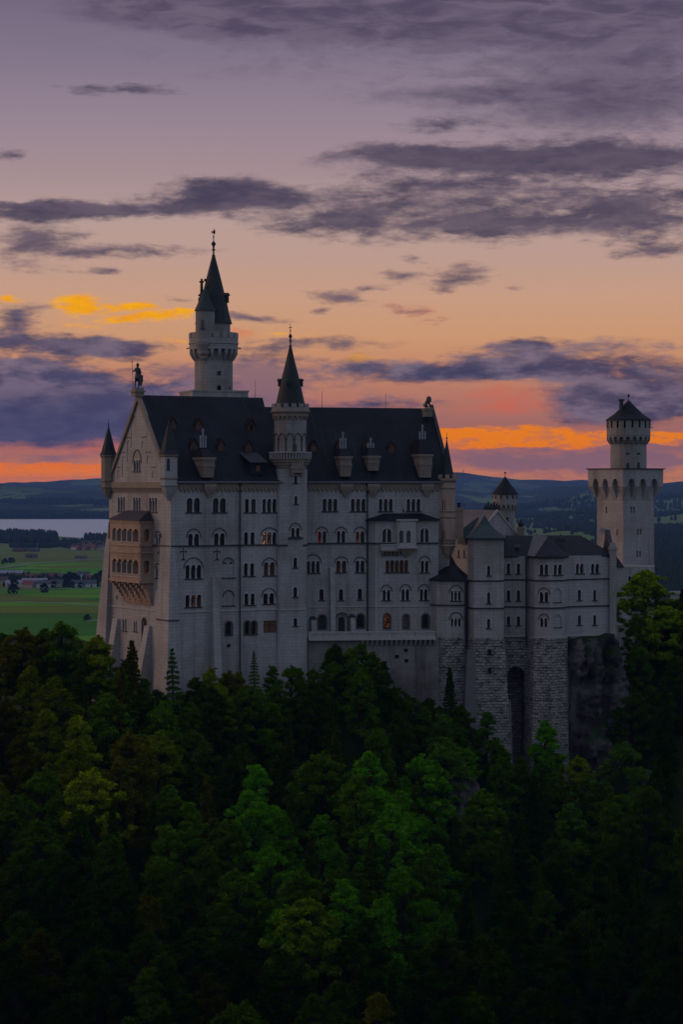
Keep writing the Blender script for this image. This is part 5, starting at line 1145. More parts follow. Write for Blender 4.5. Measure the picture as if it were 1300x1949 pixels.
R4 = [(-3000, 1200), (800, 1060), (870, 1000), (1000, 1004), (1060, 990), (1130, 984), (1250, 992), (1300, 985), (4000, 985)]
R5 = [(-3000, 1200), (800, 1120), (870, 1040), (1000, 1036), (1060, 1026), (1130, 1022), (1250, 1040), (1300, 1045), (4000, 1040)]
def ground_z(X, Y):
    X = np.asarray(X, float); Y = np.asarray(Y, float)
    pxx = np.clip(650 + F * X / Y, -400, 1700); dbb = np.interp(pxx, BX, BD)
    near = canopy_z(X, Y) - 15.0 + 6.5 * np.clip((Y - dbb + 13) / 12, 0, 1) * np.clip((dbb + 40 - Y) / 22, 0, 1) * (pxx > 195)
    px = 650 + F * X / Y
    h = np.zeros_like(X)
    far = [ridge(X, Y, 17500, 2600, R1), ridge(X, Y, 13200, 1500, R2), ridge(X, Y, 10600, 800, R3)]
    rr = np.clip((px - 790) / 80, 0, 1)
    far += [rr * ridge(X, Y, 7600, 900, R4), rr * ridge(X, Y, 5200, 700, R5)]
    for f_ in far: h = np.maximum(h, f_)
    h = h * (1 + .10 * (vnoise(X / 700, Y / 700) - .5) * (Y > 4000)) + np.where(Y > 9500, 26 * vnoise(X / 420, Y / 500, 3) + 14 * vnoise(X / 130, Y / 300, 8), 0) * (h > 5)
    h = h + rr * 16 * vnoise(X / 420, Y / 500, 5) * np.clip((Y - 3000) / 1500, 0, 1)
    t = np.clip((Y - 540) / 900, 0, 1); t = t * t * (3 - 2 * t)
    g = near * (1 - t) + h * t + (1 - t) * 1.5 * (vnoise(X / 9, Y / 9) - .5)
    return np.where(Y > 1440, h, g)
azs = np.concatenate([np.linspace(-50, -13, 20)[:-1], np.linspace(-13, 13, 210), np.linspace(13, 50, 20)[1:]])
Ds = np.exp(np.linspace(math.log(140), math.log(21500), 290))
AZ, DD = np.meshgrid(np.radians(azs), Ds); GX = DD * np.tan(AZ); GY = DD; GZ = ground_z(GX, GY)
ny_, nx_ = GX.shape; verts = np.stack([GX, GY, GZ], -1).reshape(-1, 3)
idx = np.arange(ny_ * nx_).reshape(ny_, nx_); fa = np.stack([idx[:-1, :-1], idx[:-1, 1:], idx[1:, 1:], idx[1:, :-1]], -1).reshape(-1, 4)
def np_mesh(name, v, f, m, smooth=False):
    me = bpy.data.meshes.new(name); k = f.shape[1]
    me.vertices.add(len(v)); me.vertices.foreach_set('co', np.ascontiguousarray(v, np.float32).ravel())
    me.loops.add(f.size); me.loops.foreach_set('vertex_index', np.ascontiguousarray(f, np.int32).ravel())
    me.polygons.add(len(f)); me.polygons.foreach_set('loop_start', np.arange(0, f.size, k, dtype=np.int32)); 
    me.update(calc_edges=True); me.validate()
    if smooth: me.polygons.foreach_set('use_smooth', np.ones(len(f), bool))
    if m: me.materials.append(m)
    return me
def ground_m(t, b):
    P = t.n('ShaderNodeNewGeometry').outputs['Position']; x, y, z = t.sep(P)[:3]
    wob = t.vm('SUBTRACT', t.noise(P, .0011, 3)[1], (.5, .5, .5))
    v = t.vm('ADD', t.vm('MULTIPLY', P, (1 / 420, 1 / 300, 0)), t.vm('MULTIPLY', wob, (1.3, .8, 0)))
    vo = t.n('ShaderNodeTexVoronoi', feature='F1', distance='MANHATTAN'); t.put(vo.inputs['Vector'], v); vo.inputs['Scale'].default_value = 1.0
    cell = t.sep(vo.outputs['Color'])[0]
    fld = t.ramp(cell, [(0, (.035, .14, .002, 1)), (.2, (.06, .23, .001, 1)), (.4, (.09, .25, .001, 1)), (.6, (.10, .14, .008, 1)), (.8, (.055, .24, .001, 1))], 'CONSTANT')
    strp = t.noise(t.vm('MULTIPLY', P, (.0012, .012, 0)), 1.0, 4)[0]
    fld = t.mix(.6, fld, t.ramp(strp, [(.3, (.5, .5, .5, 1)), (.7, (1.5, 1.4, 1.2, 1))]), 'MULTIPLY')
    wood = t.noise(t.vm('MULTIPLY', P, (1.0, .33, 0)), .0026, 7, .6, .6)[0]
    far = t.ss(y, 7600, 11000)
    v = None or v
    wm = t.ss(t.m('ADD', wood, t.m('MULTIPLY', far, .10)), .52, .55)
    wm = t.m('MAXIMUM', wm, t.ss(y, 12000, 12600, 0, .5))
    fld = t.mix(t.m('MULTIPLY', t.ss(y, 3600, 5600), .85), fld, (.12, .17, .05, 1))
    wm = t.m('MULTIPLY', wm, t.ss(y, 7400, 8600))
    tex = t.noise(P, .02, 5, .7)[0]
    wc = t.mix(tex, (.006, .014, .008, 1), (.022, .040, .016, 1))
    c = t.mix(wm, fld, wc)
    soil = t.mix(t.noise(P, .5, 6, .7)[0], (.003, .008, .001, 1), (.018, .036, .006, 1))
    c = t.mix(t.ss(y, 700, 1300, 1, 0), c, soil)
    return c
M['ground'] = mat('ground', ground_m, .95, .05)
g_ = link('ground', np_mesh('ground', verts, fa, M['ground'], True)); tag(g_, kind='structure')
# lake
shore = [(-40000, 6100), (-700, 6150), (-300, 6500), (0, 6900), (60, 6800), (95, 6500), (112, 6150), (150, 6000), (175, 5900), (215, 5800), (400, 5750), (760, 5900), (800, 6500)]
lk = [(((p - 650) / F * D) if p > -30000 else -9000, D) for p, D in shore] + [((p - 650) / F * 9150, 9150) for p in (800, 500, 200, 0, -900)] + [(-12000, 9150)]
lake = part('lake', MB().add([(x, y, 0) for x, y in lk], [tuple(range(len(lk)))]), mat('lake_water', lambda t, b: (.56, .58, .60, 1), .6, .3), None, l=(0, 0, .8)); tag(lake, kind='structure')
# field roads
def road(name, pts, wd, m):
    mb = MB()
    pw = [Vector(((px - 650) / F * (CZ * F / (py - HY)), CZ * F / (py - HY))) for px, py in pts]
    for a, b in zip(pw[:-1], pw[1:]):
        n_ = Vector(((b - a).y, -(b - a).x)).normalized() * wd / 2; q = [a - n_, b - n_, b + n_, a + n_]
        mb.add([(p.x, p.y, 0) for p in q], [(3, 2, 1, 0)])
    o = part(name, mb, m, None, l=(0, 0, .5)); return tag(o, kind='structure')
M['road'] = mat('pale_gravel', lambda t, b: (.22, .21, .19, 1), .9)
road('field_road', [(-60, 1143), (30, 1145), (120, 1149), (215, 1155)], 9, M['road'])
road('field_road', [(-60, 1090), (0, 1081), (60, 1072), (140, 1067), (215, 1063)], 12, M['road'])
road('valley_road', [(-60, 1123), (40, 1122), (110, 1121), (215, 1119)], 10, M['road'])
road('field_road', [(165, 1182), (190, 1180), (230, 1179)], 9, M['road'])
# rock face below the long wing
def rock(name, pa, Da, pb, Db, yt, yb, lean, seed, th=7, res=.35, label=None):
    fc = Face.px(pa, Da, pb, Db); zt = fc.z((pa + pb) / 2, yt); zb = fc.z((pa + pb) / 2, yb); nx, nz2 = int(fc.L / res), int((zt - zb) / res)
    S, Zs = np.meshgrid(np.linspace(0, fc.L, nx), np.linspace(zb, zt, nz2))
    def fb(a, b):
        r = 0
        for k, (s_, w_) in enumerate(((.16, 3.4), (.4, 2.2), (.95, 1.2), (2.2, .6))): r = r + w_ * (np.abs(vnoise(a * s_ * 1.3, b * s_ * .75, seed + k) - .5) * 2 - .5)
        return r
    fz = (zt - Zs) / (zt - zb); ed = np.minimum(S, fc.L - S) / fc.L
    off = fb(S, Zs) + lean * fz - 3.0 * np.exp(-(ed * 14) ** 2) - 1.5 * np.exp(-((zt - Zs) / 1.2) ** 2) * vnoise(S * .5, Zs * 0, seed)
    X = fc.o.x + fc.u.x * S + fc.n.x * off; Y = fc.o.y + fc.u.y * S + fc.n.y * off; Zt = Zs + 1.5 * (vnoise(S * .4, Zs * .2, seed + 9) - .5) * (1 - fz)
    v = np.stack([X, Y, Zt], -1).reshape(-1, 3); id_ = np.arange(nx * nz2).reshape(nz2, nx)
    f = np.stack([id_[:-1, :-1], id_[:-1, 1:], id_[1:, 1:], id_[1:, :-1]], -1).reshape(-1, 4)
    back = v.copy(); back[:, 0] -= fc.n.x * th + 0; back[:, 1] -= fc.n.y * th; n0 = len(v)
    rim = np.concatenate([id_[0, :], id_[1:, -1], id_[-1, :-1][::-1], id_[1:-1, 0][::-1]]); r2 = np.roll(rim, -1)
    f = np.concatenate([f, f[:, ::-1] + n0, np.stack([r2, rim, rim + n0, r2 + n0], -1)])
    v = np.concatenate([v, back]); 
    o = link(name, np_mesh(name, v, f, M['rock'])); tag(o, kind='structure'); return o
def rock_m(t, b):
    P = t.n('ShaderNodeNewGeometry').outputs['Position']
    n1 = t.noise(t.vm('MULTIPLY', P, (1, 1, .45)), .25, 8, .65)[0]; n2 = t.noise(P, .12, 4)[0]; n3 = t.noise(P, .9, 5)[0]
    c = t.mix(t.ss(n1, .35, .7), (.022, .02, .021, 1), (.13, .12, .118, 1))
    nz_ = t.sep(t.n('ShaderNodeNewGeometry').outputs['Normal'])[2]
    c = t.mix(t.m('MULTIPLY', t.ss(nz_, .25, .6), t.ss(n2, .4, .6)), c, (.016, .035, .008, 1))
    return c, t.m('ADD', n1, t.m('MULTIPLY', n3, .6)), .9
M['rock'] = mat('dark_limestone_rock', rock_m, .95, .1)
rock('rock', 1088, 418.2, 1204, 424, 1213, 1520, 5, 2, th=9)
rock('rock', 868, 384, 925, 386, 1490, 1640, 4, 21, th=6)
rock('rock', 1225, 400, 1262, 400, 1470, 1540, 2, 33, th=6)

# ================================================================ trees
def leaf_mesh(name, cen, size, seed, up=.6, jit=1.0):
    """many small leaf sprays: quads at the given points, random tilt"""
    rg = np.random.default_rng(seed); n = len(cen)
    nr = rg.normal(size=(n, 3)); nr[:, 2] = np.abs(nr[:, 2]) + up; nr /= np.linalg.norm(nr, axis=1)[:, None]
    a = np.cross(nr, rg.normal(size=(n, 3))); a /= np.linalg.norm(a, axis=1)[:, None]; b = np.cross(nr, a)
    s = size * rg.uniform(.55, 1.25, (n, 1)); a = a * s; b = b * s * .6
    v = np.stack([cen - a, cen - b * .9 + a * .1, cen + a, cen + b], 1).reshape(-1, 3)
    return v, np.arange(4 * n).reshape(n, 4)
def foliage_m(name):
    m = bpy.data.materials.new(name); m.use_nodes = True; t = NT(m.node_tree)
    oi = t.n('ShaderNodeObjectInfo'); P = t.n('ShaderNodeTexCoord').outputs['Object']
    n = t.noise(P, .9, 3)[0]; n2 = t.noise(P, .28, 2)[0]
    c = t.mix(1.0, oi.outputs['Color'], t.ramp(n, [(.3, (.45, .5, .4, 1)), (.7, (1.6, 1.5, 1.4, 1))]), 'MULTIPLY')
    c = t.mix(.6, c, t.ramp(n2, [(.35, (.7, .78, .7, 1)), (.65, (1.35, 1.2, 1.0, 1))]), 'MULTIPLY')
    df = t.n('ShaderNodeBsdfPrincipled'); t.put(df.inputs['Base Color'], c); df.inputs['Roughness'].default_value = .8; df.inputs['Specular IOR Level'].default_value = 0
    tr = t.n('ShaderNodeBsdfTranslucent'); t.put(tr.inputs[0], c)
    mx = t.n('ShaderNodeMixShader'); mx.inputs[0].default_value = .25
    t.nt.links.new(df.outputs[0], mx.inputs[1]); t.nt.links.new(tr.outputs[0], mx.inputs[2])
    t.nt.links.new(mx.outputs[0], t.n('ShaderNodeOutputMaterial').inputs[0]); return m
M['leaf'] = foliage_m('leaf_foliage')
M['bark'] = mat('bark', lambda t, b: t.mix(t.noise(t.n('ShaderNodeTexCoord').outputs['Object'], 2, 3)[0], (.012, .010, .008, 1), (.035, .03, .026, 1)), .9, .1)
def make_broad(seed, H=16, Rr=4.6, dens=30000, lsz=.19, point=0.0):
    """broadleaf tree: many small leafy sprays hung on an uneven, branching outline"""
    rg = np.random.default_rng(seed); P = []; cl = []; lobes = rg.uniform(.72, 1.18, 9); ph = rg.uniform(0, 6)
    def outline(z, a):
        t = (z - .08) / .92; base = math.sin(PI * min(1, max(0, t) ** (.8 - .25 * point) * .98 + .02)) ** .62 * (1 - point * max(0, t) ** 1.3 * .8)
        return Rr * base * (lobes[int((a + ph) / 6.2832 * 9) % 9] * .6 + .4 * lobes[(int((a + ph) / 6.2832 * 9) + 1) % 9]) * (1 + .16 * math.sin(z * 17 + a * 3 + seed))
    nc = int(70 * (Rr / 4.6) ** 1.6)
    for i in range(nc):
        z = rg.uniform(.14, 1.0) ** .9; a = rg.uniform(0, 2 * PI); rr = outline(z, a) * math.sqrt(rg.uniform(.15, 1)); cr_ = rg.uniform(.55, 1.35)
        cl.append((np.array([rr * math.cos(a), rr * math.sin(a), H * z - cr_ * .8]), cr_))
    for i in range(5): cl.append((np.array([rg.normal() * .6, rg.normal() * .6, H - .6 - i * .5]), .55 + i * .12))
    w_ = np.array([c[1] ** 2 for c in cl]); w_ /= w_.sum()
    for (c, cr_), k in zip(cl, (w_ * dens).astype(int)):
        q = rg.normal(size=(k, 3)); q /= np.linalg.norm(q, axis=1)[:, None]
        nb = 14; tw = rg.normal(size=(nb, 3)); tw /= np.linalg.norm(tw, axis=1)[:, None]; pickb = rg.integers(0, nb, k)
        q = q * .45 + tw[pickb] * .75; q = q * (cr_ * rg.uniform(.25, 1.22, k) ** .7)[:, None]; q[:, 2] = q[:, 2] * .62 - .10 * (q[:, 0] ** 2 + q[:, 1] ** 2); P.append(c + q)
    P = np.concatenate(P); v, f = leaf_mesh('crown', P, lsz, seed); cm = np_mesh('crown', v, f, M['leaf'])
    tb = MB().tube((0, 0, -3), (.1, .05, H * .45), .34, .22, 8).tube((.1, .05, H * .45), (0, .1, H * .85), .22, .06, 6)
    for c, cr_ in cl[::3]:
        z0 = max(2.5, c[2] - 3.0); z0 = min(z0, H * .6); tb.tube((.1, .05, z0), tuple(c), .11, .03, 5)
    return cm, tb.mesh('trunk', M['bark'])
def make_spruce(seed, H=19, Rr=3.1, dens=24000, lsz=.2, sparse=False):
    rg = np.random.default_rng(seed); P = []; z = H * .10; tb = MB().tube((0, 0, -3), (0, 0, H * .97), .30, .03, 7)
    lv = []
    while z < H * .985:
        f_ = 1 - z / H; lv.append((z, Rr * (f_ ** .82) * rg.uniform(.82, 1.12) + .12)); z += (.42 + .75 * f_) * (1.25 if sparse else 1)
    tot = sum(r for _, r in lv)
    for z, r in lv:
        nb = max(4, int((5 + 5 * r / Rr))); a0 = rg.uniform(0, 6)
        for i in range(nb):
            a = a0 + 2 * PI * i / nb + rg.normal() * .18; L = r * rg.uniform(.72, 1.15); k = max(8, int(dens / tot * r / nb))
            s_ = np.sqrt(rg.uniform(0.01, 1, k)); wdt = (.14 + .34 * (1 - s_)) * L * rg.normal(size=k) * .55; drop = -.34 * L * s_ ** 1.4 + .16 * L * np.maximum(0, s_ - .75) * 3
            x = s_ * L; P.append(np.stack([x * math.cos(a) - wdt * math.sin(a), x * math.sin(a) + wdt * math.cos(a), z + drop + rg.normal(size=k) * .07 - np.abs(rg.normal(size=k)) * .16], -1))
            if i % 2 == 0: tb.tube((0, 0, z), (L * .85 * math.cos(a), L * .85 * math.sin(a), z - .28 * L), .05, .015, 4)
    P = np.concatenate(P); v, f = leaf_mesh('crown', P, lsz, seed, up=1.2); return np_mesh('crown', v, f, M['leaf']), tb.mesh('trunk', M['bark'])
BROAD = [make_broad(s_, H, r_, point=p_) for s_, H, r_, p_ in ((1, 16, 5.4, 0), (2, 17, 5.0, .5), (3, 15, 5.6, .1), (4, 18, 5.2, .6), (5, 16, 4.6, .3), (6, 15.5, 5.3, 0))]
BH = [16, 17, 15, 18, 16, 15.5]
SPR = [make_spruce(s_, H, r_) for s_, H, r_ in ((11, 19, 3.2), (12, 21, 3.5), (13, 18, 2.8), (14, 20, 3.7))]; SH = [19, 21, 18, 20]
BIG = make_broad(31, 15, 7.2, 75000, .24)
SPARSE = make_spruce(21, 15, 2.6, 6500, .2, True)
ORD = ['first', 'second', 'third', 'fourth', 'fifth', 'sixth', 'seventh', 'eighth', 'ninth', 'tenth', 'eleventh', 'twelfth', 'thirteenth', 'fourteenth', 'fifteenth', 'sixteenth', 'seventeenth', 'eighteenth', 'nineteenth', 'twentieth', 'twenty-first', 'twenty-second', 'twenty-third', 'twenty-fourth', 'twenty-fifth', 'twenty-sixth', 'twenty-seventh', 'twenty-eighth', 'twenty-ninth', 'thirtieth', 'thirty-first', 'thirty-second']
def plant(name, pair, H, top, scale, colr, label, cat, group, rz=None):
    """a tree whose top is at the world point top"""
    t = empty(name, (top.x, top.y, top.z - H * scale), label, cat, group); t.scale = (scale, scale, scale); t.rotation_euler = (rnd.uniform(-.03, .03), rnd.uniform(-.03, .03), rnd.uniform(0, 6.28) if rz is None else rz)
    a = bpy.data.objects.new('crown', pair[0]); b = bpy.data.objects.new('trunk', pair[1])
    for o in (a, b): C.objects.link(o); o.parent = t
    a.color = colr; return t
GREENS = {'dark green': (.026, .058, .014), 'mid green': (.036, .105, .014), 'bright green': (.045, .19, .016), 'yellow green': (.095, .165, .014), 'olive brown': (.048, .064, .014), 'deep green': (.018, .056, .014), 'blue green': (.036, .11, .05)}
GREENS = {k: (v[0] * 1.75, v[1] * 1.38, v[2] * .2) for k, v in GREENS.items()}
def pick(px, py):
    """kind and colour of a forest tree from where it grows"""
    q = rnd.random()
    if 400 < px < 860 and 1440 < py < 1740:
        return ('broad', 'bright green') if q < .6 else ('broad', 'mid green') if q < .88 else ('spruce', 'dark green')
    if px < 330 and py < 1500: return ('broad', 'yellow green') if q < .35 else ('broad', 'mid green') if q < .62 else ('spruce', 'dark green') if q < .9 else ('broad', 'olive brown')
    if px < 450 and py > 1700: return ('broad', 'olive brown') if q < .2 else ('broad', 'deep green') if q < .55 else ('broad', 'mid green') if q < .75 else ('spruce', 'dark green')
    if px > 840 and py < 1600: return ('spruce', 'deep green') if q < .45 else ('broad', 'mid green') if q < .8 else ('broad', 'blue green')
    if py > 1600: return ('broad', 'deep green') if q < .45 else ('broad', 'mid green') if q < .68 else ('broad', 'dark green') if q < .82 else ('spruce', 'deep green')
    if 280 < px < 640 and py < 1480: return ('spruce', 'dark green') if q < .5 else ('broad', 'mid green') if q < .75 else ('spruce', 'olive brown') if q < .85 else ('broad', 'dark green')
    return ('broad', 'mid green') if q < .38 else ('spruce', 'dark green') if q < .68 else ('broad', 'deep green')
NR = 15; count = 0
for r in range(NR):
    t0 = r / (NR - .3); 
    Dm = 402 - (402 - DBOT) * t0; step = 8.3 * F / Dm; px = -70 + (r % 2) * step * .5; c = 0
    while px < 1560:
        p_ = px + rnd.uniform(-.22, .22) * step; yb = ybf(p_); py = yb + (PYB - yb) * (t0 + rnd.uniform(-.018, .018) + (0.006 if r == 0 else 0))
        D = D_of(p_, py); kind, cn = pick(p_, py)
        if 1090 < p_ < 1185 and py < 1470: px += step; continue
        s_ = rnd.uniform(.82, 1.12); k = rnd.randrange(6 if kind == 'broad' else 4)
        if r == 0:
            s_ *= .75
            if kind == 'spruce' and 330 < p_ < 1100: kind = 'broad'
        top = P3(p_, py - rnd.uniform(0, 20 if r else 6), D); g = GREENS[cn]; dim = (1 - .62 * max(0, (py - 1500) / 430)) * (1 - .3 * min(1, max(0, (p_ - 1050) / 200))) * (1 - .3 * min(1, max(0, (220 - p_) / 200))); j = rnd.uniform(.68, 1.3)  # leaf colour darkened towards the bottom and both sides, a painted vignette
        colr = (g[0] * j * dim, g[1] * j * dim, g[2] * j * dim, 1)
        c += 1
        lab = f"{cn} {'broadleaf tree' if kind == 'broad' else 'spruce'}, {ORD[min(c - 1, 23)]} from left in forest row {ORD[r]} below the castle"
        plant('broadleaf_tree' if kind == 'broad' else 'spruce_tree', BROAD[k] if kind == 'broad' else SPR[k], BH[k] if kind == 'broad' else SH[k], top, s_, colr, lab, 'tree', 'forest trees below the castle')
        count += 1; px += step
# trees that stand out against the walls and the valley
for kind, px, py, D, s_, cn, lab in (
    ('s', 256, 1211, 384, 1.3, 'olive brown', 'tall dark spruce in front of the west gable foot'),
    ('sp', 331, 1229, 389, 1.1, 'blue green', 'slim sparse spruce standing against the near palace corner'),
    ('sp', 485, 1236, 399, .6, 'blue green', 'small spruce top poking up against the palace wall left of the stair turret'),
    ('s', 232, 1262, 380, .8, 'olive brown', 'dark spruce just left of the tall one at the west gable foot'),
    ('b', 119, 1178, 388, .95, 'mid green', 'round leafy tree with dense crown standing out against the green fields'),
    ('b', 44, 1190, 386, .9, 'olive brown', 'thin olive crowned tree at the left edge against the fields'),
    ('b', 185, 1205, 386, .8, 'yellow green', 'yellow green tree beside the foot of the west front'),
    ('b', 400, 1268, 394, .6, 'yellow green', 'small yellow green tree against the palace foot right of the corner'),
    ('s', 858, 1265, 408, .85, 'deep green', 'dark spruce in front of the rough stone foot of the annex'),
    ('b', 925, 1352, 404, .7, 'blue green', 'pale blue green tree before the tower house foot'),
    ('b', 1036, 1368, 405, .8, 'bright green', 'bright green tree before the polygonal bay foot'),
    ('b', 890, 1420, 398, .5, 'bright green', 'small bright green tree low in front of the tower house'),
    ('b', 1100, 1434, 405, .7, 'yellow green', 'yellow green tree at the base of the rock face'),
    ('w', 1230, 1082, 452, .88, 'yellow green', 'large yellow green broadleaf tree in front of the square tower foot'),
    ('w', 1268, 1150, 440, .8, 'yellow green', 'yellow green tree in front of the large one by the square tower'),
    ('b', 1208, 1172, 444, .7, 'mid green', 'mid green tree at the foot of the parapet wall by the square tower'),
    ('b', 1290, 1140, 446, .9, 'dark green', 'dark tree at the right edge beside the boundary wall'),
    ('b', 1215, 1225, 432, .9, 'mid green', 'mid green tree on the slope right of the rock face'),
    ('b', 690, 1222, 401, .55, 'mid green', 'small bushy tree reaching the terrace parapet'),
    ('b', 640, 1226, 402, .6, 'deep green', 'dark bushy tree below the terrace left end'),
    ('b', 575, 1455, 372, .6, 'blue green', 'pale silvery green tree in the middle of the slope'),
    ('w', 585, 1705, 305, .78, 'yellow green', 'large yellow green round crown low in the centre of the forest'),
    ('b', 715, 1885, 275, .9, 'olive brown', 'olive crown at the bottom edge right of centre')):
    g = GREENS[cn]; colr = (*g, 1)
    if kind == 'w' and px > 1000: colr = (g[0] * 1.05, g[1] * 1.25, g[2], 1)
    elif kind == 'w': colr = (g[0] * .55, g[1] * .75, g[2], 1)
    if kind == 'w': plant('broadleaf_tree', BIG, 15, P3(px, py, D), s_, colr, lab, 'tree', None); continue
    if kind == 'sp': plant('spruce_tree', SPARSE, 15, P3(px, py, D), s_, colr, lab, 'tree', None)
    elif kind == 's': plant('spruce_tree', SPR[1], 21, P3(px, py, D), s_ * .9, colr, lab, 'tree', None)
    else: plant('broadleaf_tree', BROAD[(px * 7) % 6], BH[(px * 7) % 6], P3(px, py, D), s_, colr, lab, 'tree', None)
c = 0; px = -40
while px < 1520:
    D = dbf(px) + 1.5; step = 5.2 * F / D; p_ = px + rnd.uniform(-.2, .2) * step
    if not (1085 < p_ < 1190) and not (300 < p_ < 322):
        q = rnd.random(); cn = 'mid green' if q < .4 else 'dark green' if q < .7 else 'yellow green' if q < .85 else 'deep green'; c += 1; j = rnd.uniform(.8, 1.15); g = GREENS[cn]; k = rnd.randrange(6)
        plant('broadleaf_tree', BROAD[k], BH[k], P3(p_, ybf(p_) + rnd.uniform(2, 22), D), rnd.uniform(.5, .68), (g[0] * j, g[1] * j, g[2] * j, 1), f"low {cn} bushy tree, {ORD[min(c - 1, 31)]} from left along the foot of the castle walls", 'tree', 'forest trees below the castle')
    px += step
c = 0; px = -20
while px < 1520:
    D = dbf(px) - 4.5; step = 5.6 * F / D; p_ = px + rnd.uniform(-.2, .2) * step
    if not (1085 < p_ < 1190) and not (300 < p_ < 322):
        q = rnd.random(); cn = 'mid green' if q < .4 else 'dark green' if q < .7 else 'yellow green' if q < .85 else 'deep green'; c += 1; j = rnd.uniform(.8, 1.15); g = GREENS[cn]; k = rnd.randrange(6)
        plant('broadleaf_tree', BROAD[k], BH[k], P3(p_, ybf(p_) + rnd.uniform(18, 42), D), rnd.uniform(.5, .68), (g[0] * j, g[1] * j, g[2] * j, 1), f"low {cn} bushy tree, {ORD[min(c - 1, 31)]} from left, second bush row below walls", 'tree', 'forest trees below the castle')
    px += step
print('TREES', count)

# ================================================================ the valley
def blob_wood(name, spots, colr, seed):
    """a far wood that reads as one mass: many rough conifer and round crowns"""
    rg = np.random.default_rng(seed); V = []; Fc = []; k = 0
    for (x, y, hgt, w_) in spots:
        z = float(ground_z(x, y)); m_ = 7; con = rg.random() < .6
        prof = ((.0, .55), (.25, 1.0), (.6, .62), (1.0, .04)) if con else ((.0, .5), (.3, 1.0), (.7, .85), (1.0, .15))
        for pz_, pr_ in prof:
            for i in range(m_):
                a = 2 * PI * i / m_ + pz_; rr = w_ / 2 * pr_ * rg.uniform(.75, 1.2); V.append((x + rr * math.cos(a), y + rr * math.sin(a), z + hgt * pz_ * rg.uniform(.95, 1.03)))
        for q in range(3):
            for i in range(m_): j = (i + 1) % m_; Fc.append((k + q * m_ + i, k + q * m_ + j, k + (q + 1) * m_ + j, k + (q + 1) * m_ + i))
        k += 4 * m_
    me = np_mesh(name, np.array(V), np.array(Fc), None); me.materials.append(M['farwood']); o = link(name, me); tag(o, kind='stuff'); return o
M['farwood'] = mat('far_foliage', lambda t, b: t.mix(t.noise(t.n('ShaderNodeNewGeometry').outputs['Position'], .03, 3)[0], (.008, .018, .006, 1), (.028, .045, .014, 1)), .95, .05)
def px_spot(px, py): D = CZ * F / (py - HY); return ((px - 650) / F * D, D)
rg = np.random.default_rng(5)
def wood_band(name, poly, n, h0, h1, seed):
    sp = []
    pts = np.array(poly)
    for i in range(n):
        u = rg.random(); px = np.interp(u, np.linspace(0, 1, len(pts)), pts[:, 0]); D = np.interp(u, np.linspace(0, 1, len(pts)), pts[:, 1]) + rg.uniform(-1, 1) * np.interp(u, np.linspace(0, 1, len(pts)), pts[:, 2])
        sp.append(((px + rg.normal() * 3 - 650) / F * D, D, rg.uniform(h0, h1), rg.uniform(.5, .9) * h0))
    return blob_wood(name, sp, None, seed)
wood_band('shore_wood', [(-30, 5750, 260), (30, 5700, 260), (70, 5650, 220), (104, 5600, 150)], 520, 20, 31, 1)
wood_band('hedge_trees', [(20, 5150, 130), (60, 5100, 60), (120, 5150, 60), (150, 5000, 50)], 160, 9, 14, 2)
wood_band('farm_trees', [(-20, 3460, 70), (60, 3380, 60), (140, 3330, 60), (225, 3420, 90)], 150, 7, 13, 21)
wood_band('roadside_trees', [(-20, 3230, 30), (110, 3200, 25), (225, 3180, 25)], 40, 5, 9, 22)
wood_band('village_trees', [(112, 5350, 150), (160, 5300, 260), (215, 5150, 300)], 230, 9, 17, 3)
wood_band('shore_trees', [(165, 5750, 60), (180, 5750, 80), (215, 5700, 90)], 90, 14, 22, 4)
for nm, poly, n, h0, h1, sd in (('hill_wood', [(800, 8900, 300), (950, 8700, 250), (1330, 8800, 250)], 1100, 14, 24, 6),
                                ('hill_wood', [(880, 9700, 500), (1000, 9600, 500), (1300, 9600, 500)], 1500, 16, 26, 7),
                                
                                ('hill_wood', [(1235, 6300, 260), (1310, 6200, 260)], 420, 14, 26, 9),
                                ('hill_wood', [(1225, 3300, 800), (1325, 3200, 800)], 620, 14, 24, 12),
                                
                                ('lakeside_wood', [(-60, 9350, 200), (60, 9300, 180), (215, 9250, 150)], 1300, 22, 34, 10),
                                ('ridge_wood', [(-60, 10600, 500), (60, 10600, 500), (215, 10600, 500)], 1600, 16, 28, 11)):
    wood_band(nm, poly, n, h0, h1, sd)
# clustered copses on the green hills to the right
cl_ = []
while len(cl_) < 3800:
    px_ = rg.uniform(800, 1330); D_ = 3900 + 5200 * rg.random() ** 1.2; x_ = (px_ - 650) / F * D_
    cv = float(vnoise(np.array(x_ / 210), np.array(D_ / 480), 40)) * .65 + float(vnoise(np.array(x_ / 70), np.array(D_ / 160), 41)) * .35
    if cv > .56 or rg.random() < .012: cl_.append((x_, D_, rg.uniform(11, 22), rg.uniform(9, 15)))
blob_wood('copses', cl_, None, 50)
# single trees round the farm village
tn = {}
vt = [(8, 1108, 8), (27, 1120, 13), (31, 1108, 9), (62, 1112, 11), (76, 1112, 12), (84, 1128, 12), (25, 1130, 13), (124, 1113, 14), (133, 1114, 18), (141, 1115, 17), (148, 1114, 13), (124, 1118, 10), (137, 1119, 9), (152, 1119, 8), (169, 1117, 9), (183, 1116, 9), (199, 1115, 10),
      (182, 1108, 12), (192, 1107, 15), (201, 1106, 18), (206, 1105, 17), (10, 1072, 9), (19, 1072, 10), (24, 1071, 9), (5, 1074, 7), (102, 1119, 9), (60, 1118, 9), (40, 1107, 8), (199, 1142, 8), (167, 1180, 6), (162, 1181, 5), (150, 1063, 5), (59, 1062, 4), (90, 1108, 8), (112, 1110, 9)]
VTM = []
for s_ in range(3):
    c_, tr_ = make_broad(60 + s_, 10, 4.6, 1800, .7); VTM.append((c_, tr_))
